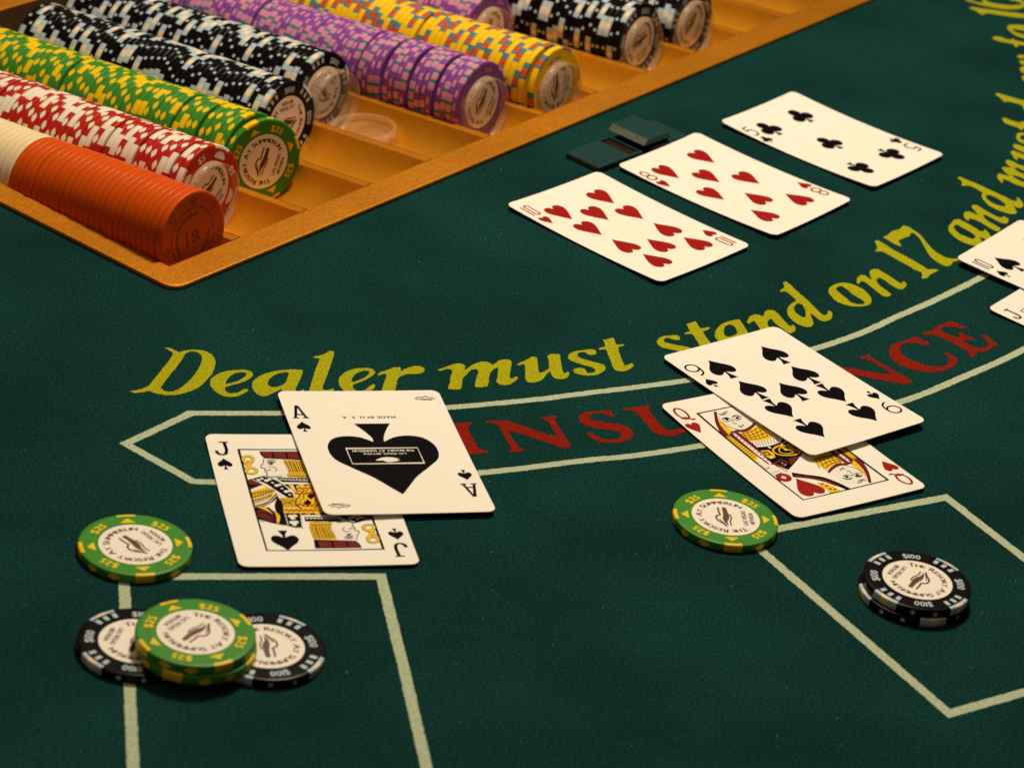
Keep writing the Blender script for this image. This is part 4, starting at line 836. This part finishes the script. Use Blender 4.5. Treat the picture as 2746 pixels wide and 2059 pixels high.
for i in range(5): ql.append(('k', 0.13, [(495+i*11,205),(520+i*9,222-i*2),(540+i*8,192-i*2)]))
for i in range(6): ql.append(('k', 0.2, [(690+i*34,352-i*9),(735+i*32,410-i*5)]))
for i in range(4): ql.append(('k', 0.2, [(680+i*18,368+i*14),(760+i*20,346+i*18),(820+i*26,312+i*22)]))
for i in range(9): ql.append(('k', 0.15, [(770+i*24,428-i*4),(778+i*24,445-i*3),(800+i*22,462-i*4)]))
for i in range(13): ql.append(('k', 0.17, [(556+i*17,410+i*12.6),(592+i*17,388+i*12.6)]))
qd = [('k', 0.75, (565,252)), ('k', 0.75, (650,240)), ('r', 0.3, (640,284)), ('y', 0.9, (1040,488)), ('k', 0.7, (1062,500)), ('y', 0.7, (1080,480)), ('w', 0.5, (905,470)), ('w', 0.45, (915,476)), ('w', 0.35, (1010,598)), ('w', 0.35, (1035,612))]
for i in range(11): qd.append(('r', 0.30, (622+i*27, 364+i*21)))
court(kq, oq, qp, ql, qd, (-20.6, 20.6, -34.0, 34.0), [(HEART, -13.0, -26.2, 13.0, True, I_RED)])
mb = MB(); rr = [kq.local(*px2w(1760+a/2.9892, 1040+b/2.9892, 1.0)[:2]) for a, b in ((1022, 713),)][0]
mb.poly([arc(rr[0], rr[1], 3.1, 3.1, n=24), arc(rr[0], rr[1], 1.25, 1.25, n=4)], 0.11); kq.part('rose', mb, I_RED)
mb = MB()
def QL(p): return [kq.local(*px2w(1760+a/2.9892, 1040+b/2.9892, 1.0)[:2]) for a, b in p]
for k, (ci_, p) in enumerate(((0, [(1085,672),(1200,690),(1340,712),(1440,750),(1555,808),(1520,815),(1400,765),(1260,728),(1095,708)]), (1, [(1110,690),(1250,712),(1370,738),(1470,785),(1440,785),(1350,750),(1230,722),(1115,705)]), (2, [(1288,752),(1340,762),(1400,782),(1480,828),(1390,845),(1370,815),(1320,785)]))):
    mb.poly([smooth_closed(QL(p), 0.6, 40)], 0.112+0.004*k, ci_)
for k, p in enumerate(((1330,768), (1365,785), (1395,810), (1430,815))):
    q = QL([p])[0]; mb.poly([arc(q[0], q[1], 0.7, 0.5, n=10)], 0.128, 0)
kq.part('sleeve_band', mb, [I_BLK, I_DRD, I_YEL])
kq.both('index', idx_polys(Q_GL, -27.0, 35.2, 1.15), I_RED); kq.both('index_suit', idx_suit(HEART, -28.0, 25.2, 7.6, 0.95), I_RED)

# two cards running out of the picture on the right
def pose_from(tl, tr_dir, z):
    a = px2w(*tl, z); b = px2w(*tr_dir, z); th = math.atan2(b.y-a.y, b.x-a.x); c, n = math.cos(th), math.sin(th)
    u, v = CW/2, -CL/2; return a.x+u*c-v*n, a.y+u*n+v*c, th
x, y, th = pose_from((2647.6, 828), (2737.6, 773), 1.5)
kj2 = Card('black jack peeping out from under the ten of spades', x, y, th, 1.0, 0, 0, 0.3)
kj2.both('index', idx_polys(J_GL, -26.9, 34.6), I_BLK)
mb = MB(); ribbon(mb, [(-20.6, -34), (20.6, -34), (20.6, 34), (-20.6, 34)], 0.42, 0.0, 0, True); kj2.part('picture_frame', mb, I_BLK)
x, y, th = pose_from((2561.8, 694), (2726.3, 594.8), 3.2)
k10s = Card('ten of spades lying across a black jack at the lettering', x, y, th, 0.8, -0.004, 0.012, 0.2)
k10s.both('index', idx_10(-26.4, 33.4), I_BLK); k10s.both('index_suit', idx_suit(SPADE, -26.6, 23.0, 7.2, 0.95), I_BLK)
k10s.pips(SPADE, 15.4, [(-15.3, 26.0, 0), (13.8, 26.2, 0), (-1.2, 16.8, 0), (13.2, 8.6, 0), (-15.6, 8.6, 0), (13.8, -10.2, 1), (-15.2, -10.4, 1), (-1.2, -18.8, 1), (13.9, -27.4, 1), (-15.0, -27.8, 1)], I_BLK, 0.98)

# ------------------------------------------------------------------ small green card reader beside the tray
def reader():
    o = empty('card_reader', (8.9*S, 1206*S, 0.05*S)); o.rotation_euler = (0, 0, math.atan2(-0.6, 0.8))
    put(o, 'small dark green hole-card reader with a raised hood, lying on the felt by the tray', 'card reader')
    def bev(mb, nm, mat, w=0.5):
        me = mb.me(nm, mat); bm = bmesh.new(); bm.from_mesh(me)
        bmesh.ops.bevel(bm, geom=bm.edges[:], offset=w*S, segments=2, affect='EDGES', profile=0.5); bm.to_mesh(me); bm.free(); return link(nm, me, o)
    mb = MB(); mb.box(0, 20.3, 0, 23.2, 0, 3.0); bev(mb, 'front_plate', DEV)
    mb = MB(); mb.box(0, 1.2, 23.3, 31.5, 0, 3.0); mb.box(18.6, 20.3, 23.3, 31.5, 0, 3.0); mb.box(1.25, 18.55, 30.4, 31.5, 0, 3.0); bev(mb, 'window_surround', DEV, 0.25)
    mb = MB(); mb.box(1.3, 18.5, 23.35, 30.3, 0, 2.2); bev(mb, 'window', DEVW, 0.2)
    mb = MB(); mb.box(0.2, 20.0, -0.35, -0.02, 0.5, 2.7); bev(mb, 'worn_front_edge', DEVE, 0.1)
    mb = MB(); mb.box(0, 20.3, 38.0, 65.0, 0, 3.2); bev(mb, 'base_plate', DEV)
    mb = MB(); mb.box(2.5, 17.8, 36.5, 48.0, 3.25, 5.0); bev(mb, 'hood_support', DEV, 0.2)
    mb = MB(); mb.box(-2.6, 20.0, 32.6, 52.0, 5.05, 7.8, 0, 3.4); bev(mb, 'hood', DEV)
    mb = MB(); zz = 0.06; mb.add([(-2.0, 32.75-0.12, 5.25), (19.4, 32.75-0.12, 5.25), (19.4, 35.7-0.12, 7.55), (-2.0, 35.7-0.12, 7.55)], [(0, 1, 2, 3)])
    mb.add([(-2.0, 32.75+0.2, 5.25), (19.4, 32.75+0.2, 5.25), (19.4, 35.7+0.2, 7.55), (-2.0, 35.7+0.2, 7.55)], [(3, 2, 1, 0)]); link('worn_hood_edge', mb.me('worn_hood_edge', DEVE), o)
    mb = MB(); mb.poly([smooth_closed([(-1.5, 52.05), (18.5, 52.05), (17.0, 56.0), (11.0, 58.5), (4.0, 58.0), (-0.5, 55.5)], 0.8, 60)], 4.8)
    me = mb.me('hood_tail', DEV); bm = bmesh.new(); bm.from_mesh(me); r = bmesh.ops.extrude_face_region(bm, geom=bm.faces[:])
    for e in r['geom']:
        if isinstance(e, bmesh.types.BMVert): e.co.z -= 1.5*S
    bmesh.ops.recalc_face_normals(bm, faces=bm.faces[:]); bm.to_mesh(me); bm.free(); link('hood_tail', me, o)
reader()

# ------------------------------------------------------------------ lint on the felt
mb = MB()
rnd = random.Random(3)
for i in range(260):
    px, py = rnd.uniform(-60, W+60), rnd.uniform(350, H+60)
    p = px2w(px, py)
    q = Vector((p.x, p.y))-TO
    if q.dot(TU) > -2 and q.dot(TV) > -2: continue
    if any(abs(c.local(p.x, p.y)[0]) < 34 and abs(c.local(p.x, p.y)[1]) < 47 for c in CARDS): continue
    a = rnd.uniform(0, math.pi); l = rnd.choice((0.15, 0.2, 0.25, 0.5)); w = rnd.uniform(0.06, 0.12); z = rnd.uniform(0.13, 0.3); dx, dy = math.cos(a), math.sin(a)
    mb.add([(p.x-dx*l-dy*w, p.y-dy*l+dx*w, z), (p.x-dx*l+dy*w, p.y-dy*l-dx*w, z), (p.x+dx*l, p.y+dy*l, z), (p.x, p.y, z+0.14)], [(0, 1, 3), (1, 2, 3), (2, 0, 3), (2, 1, 0)])
lint = link('lint', mb.me('lint', LINT)); put(lint, 'tiny pale specks of lint scattered over the green felt', 'lint', kind='stuff')
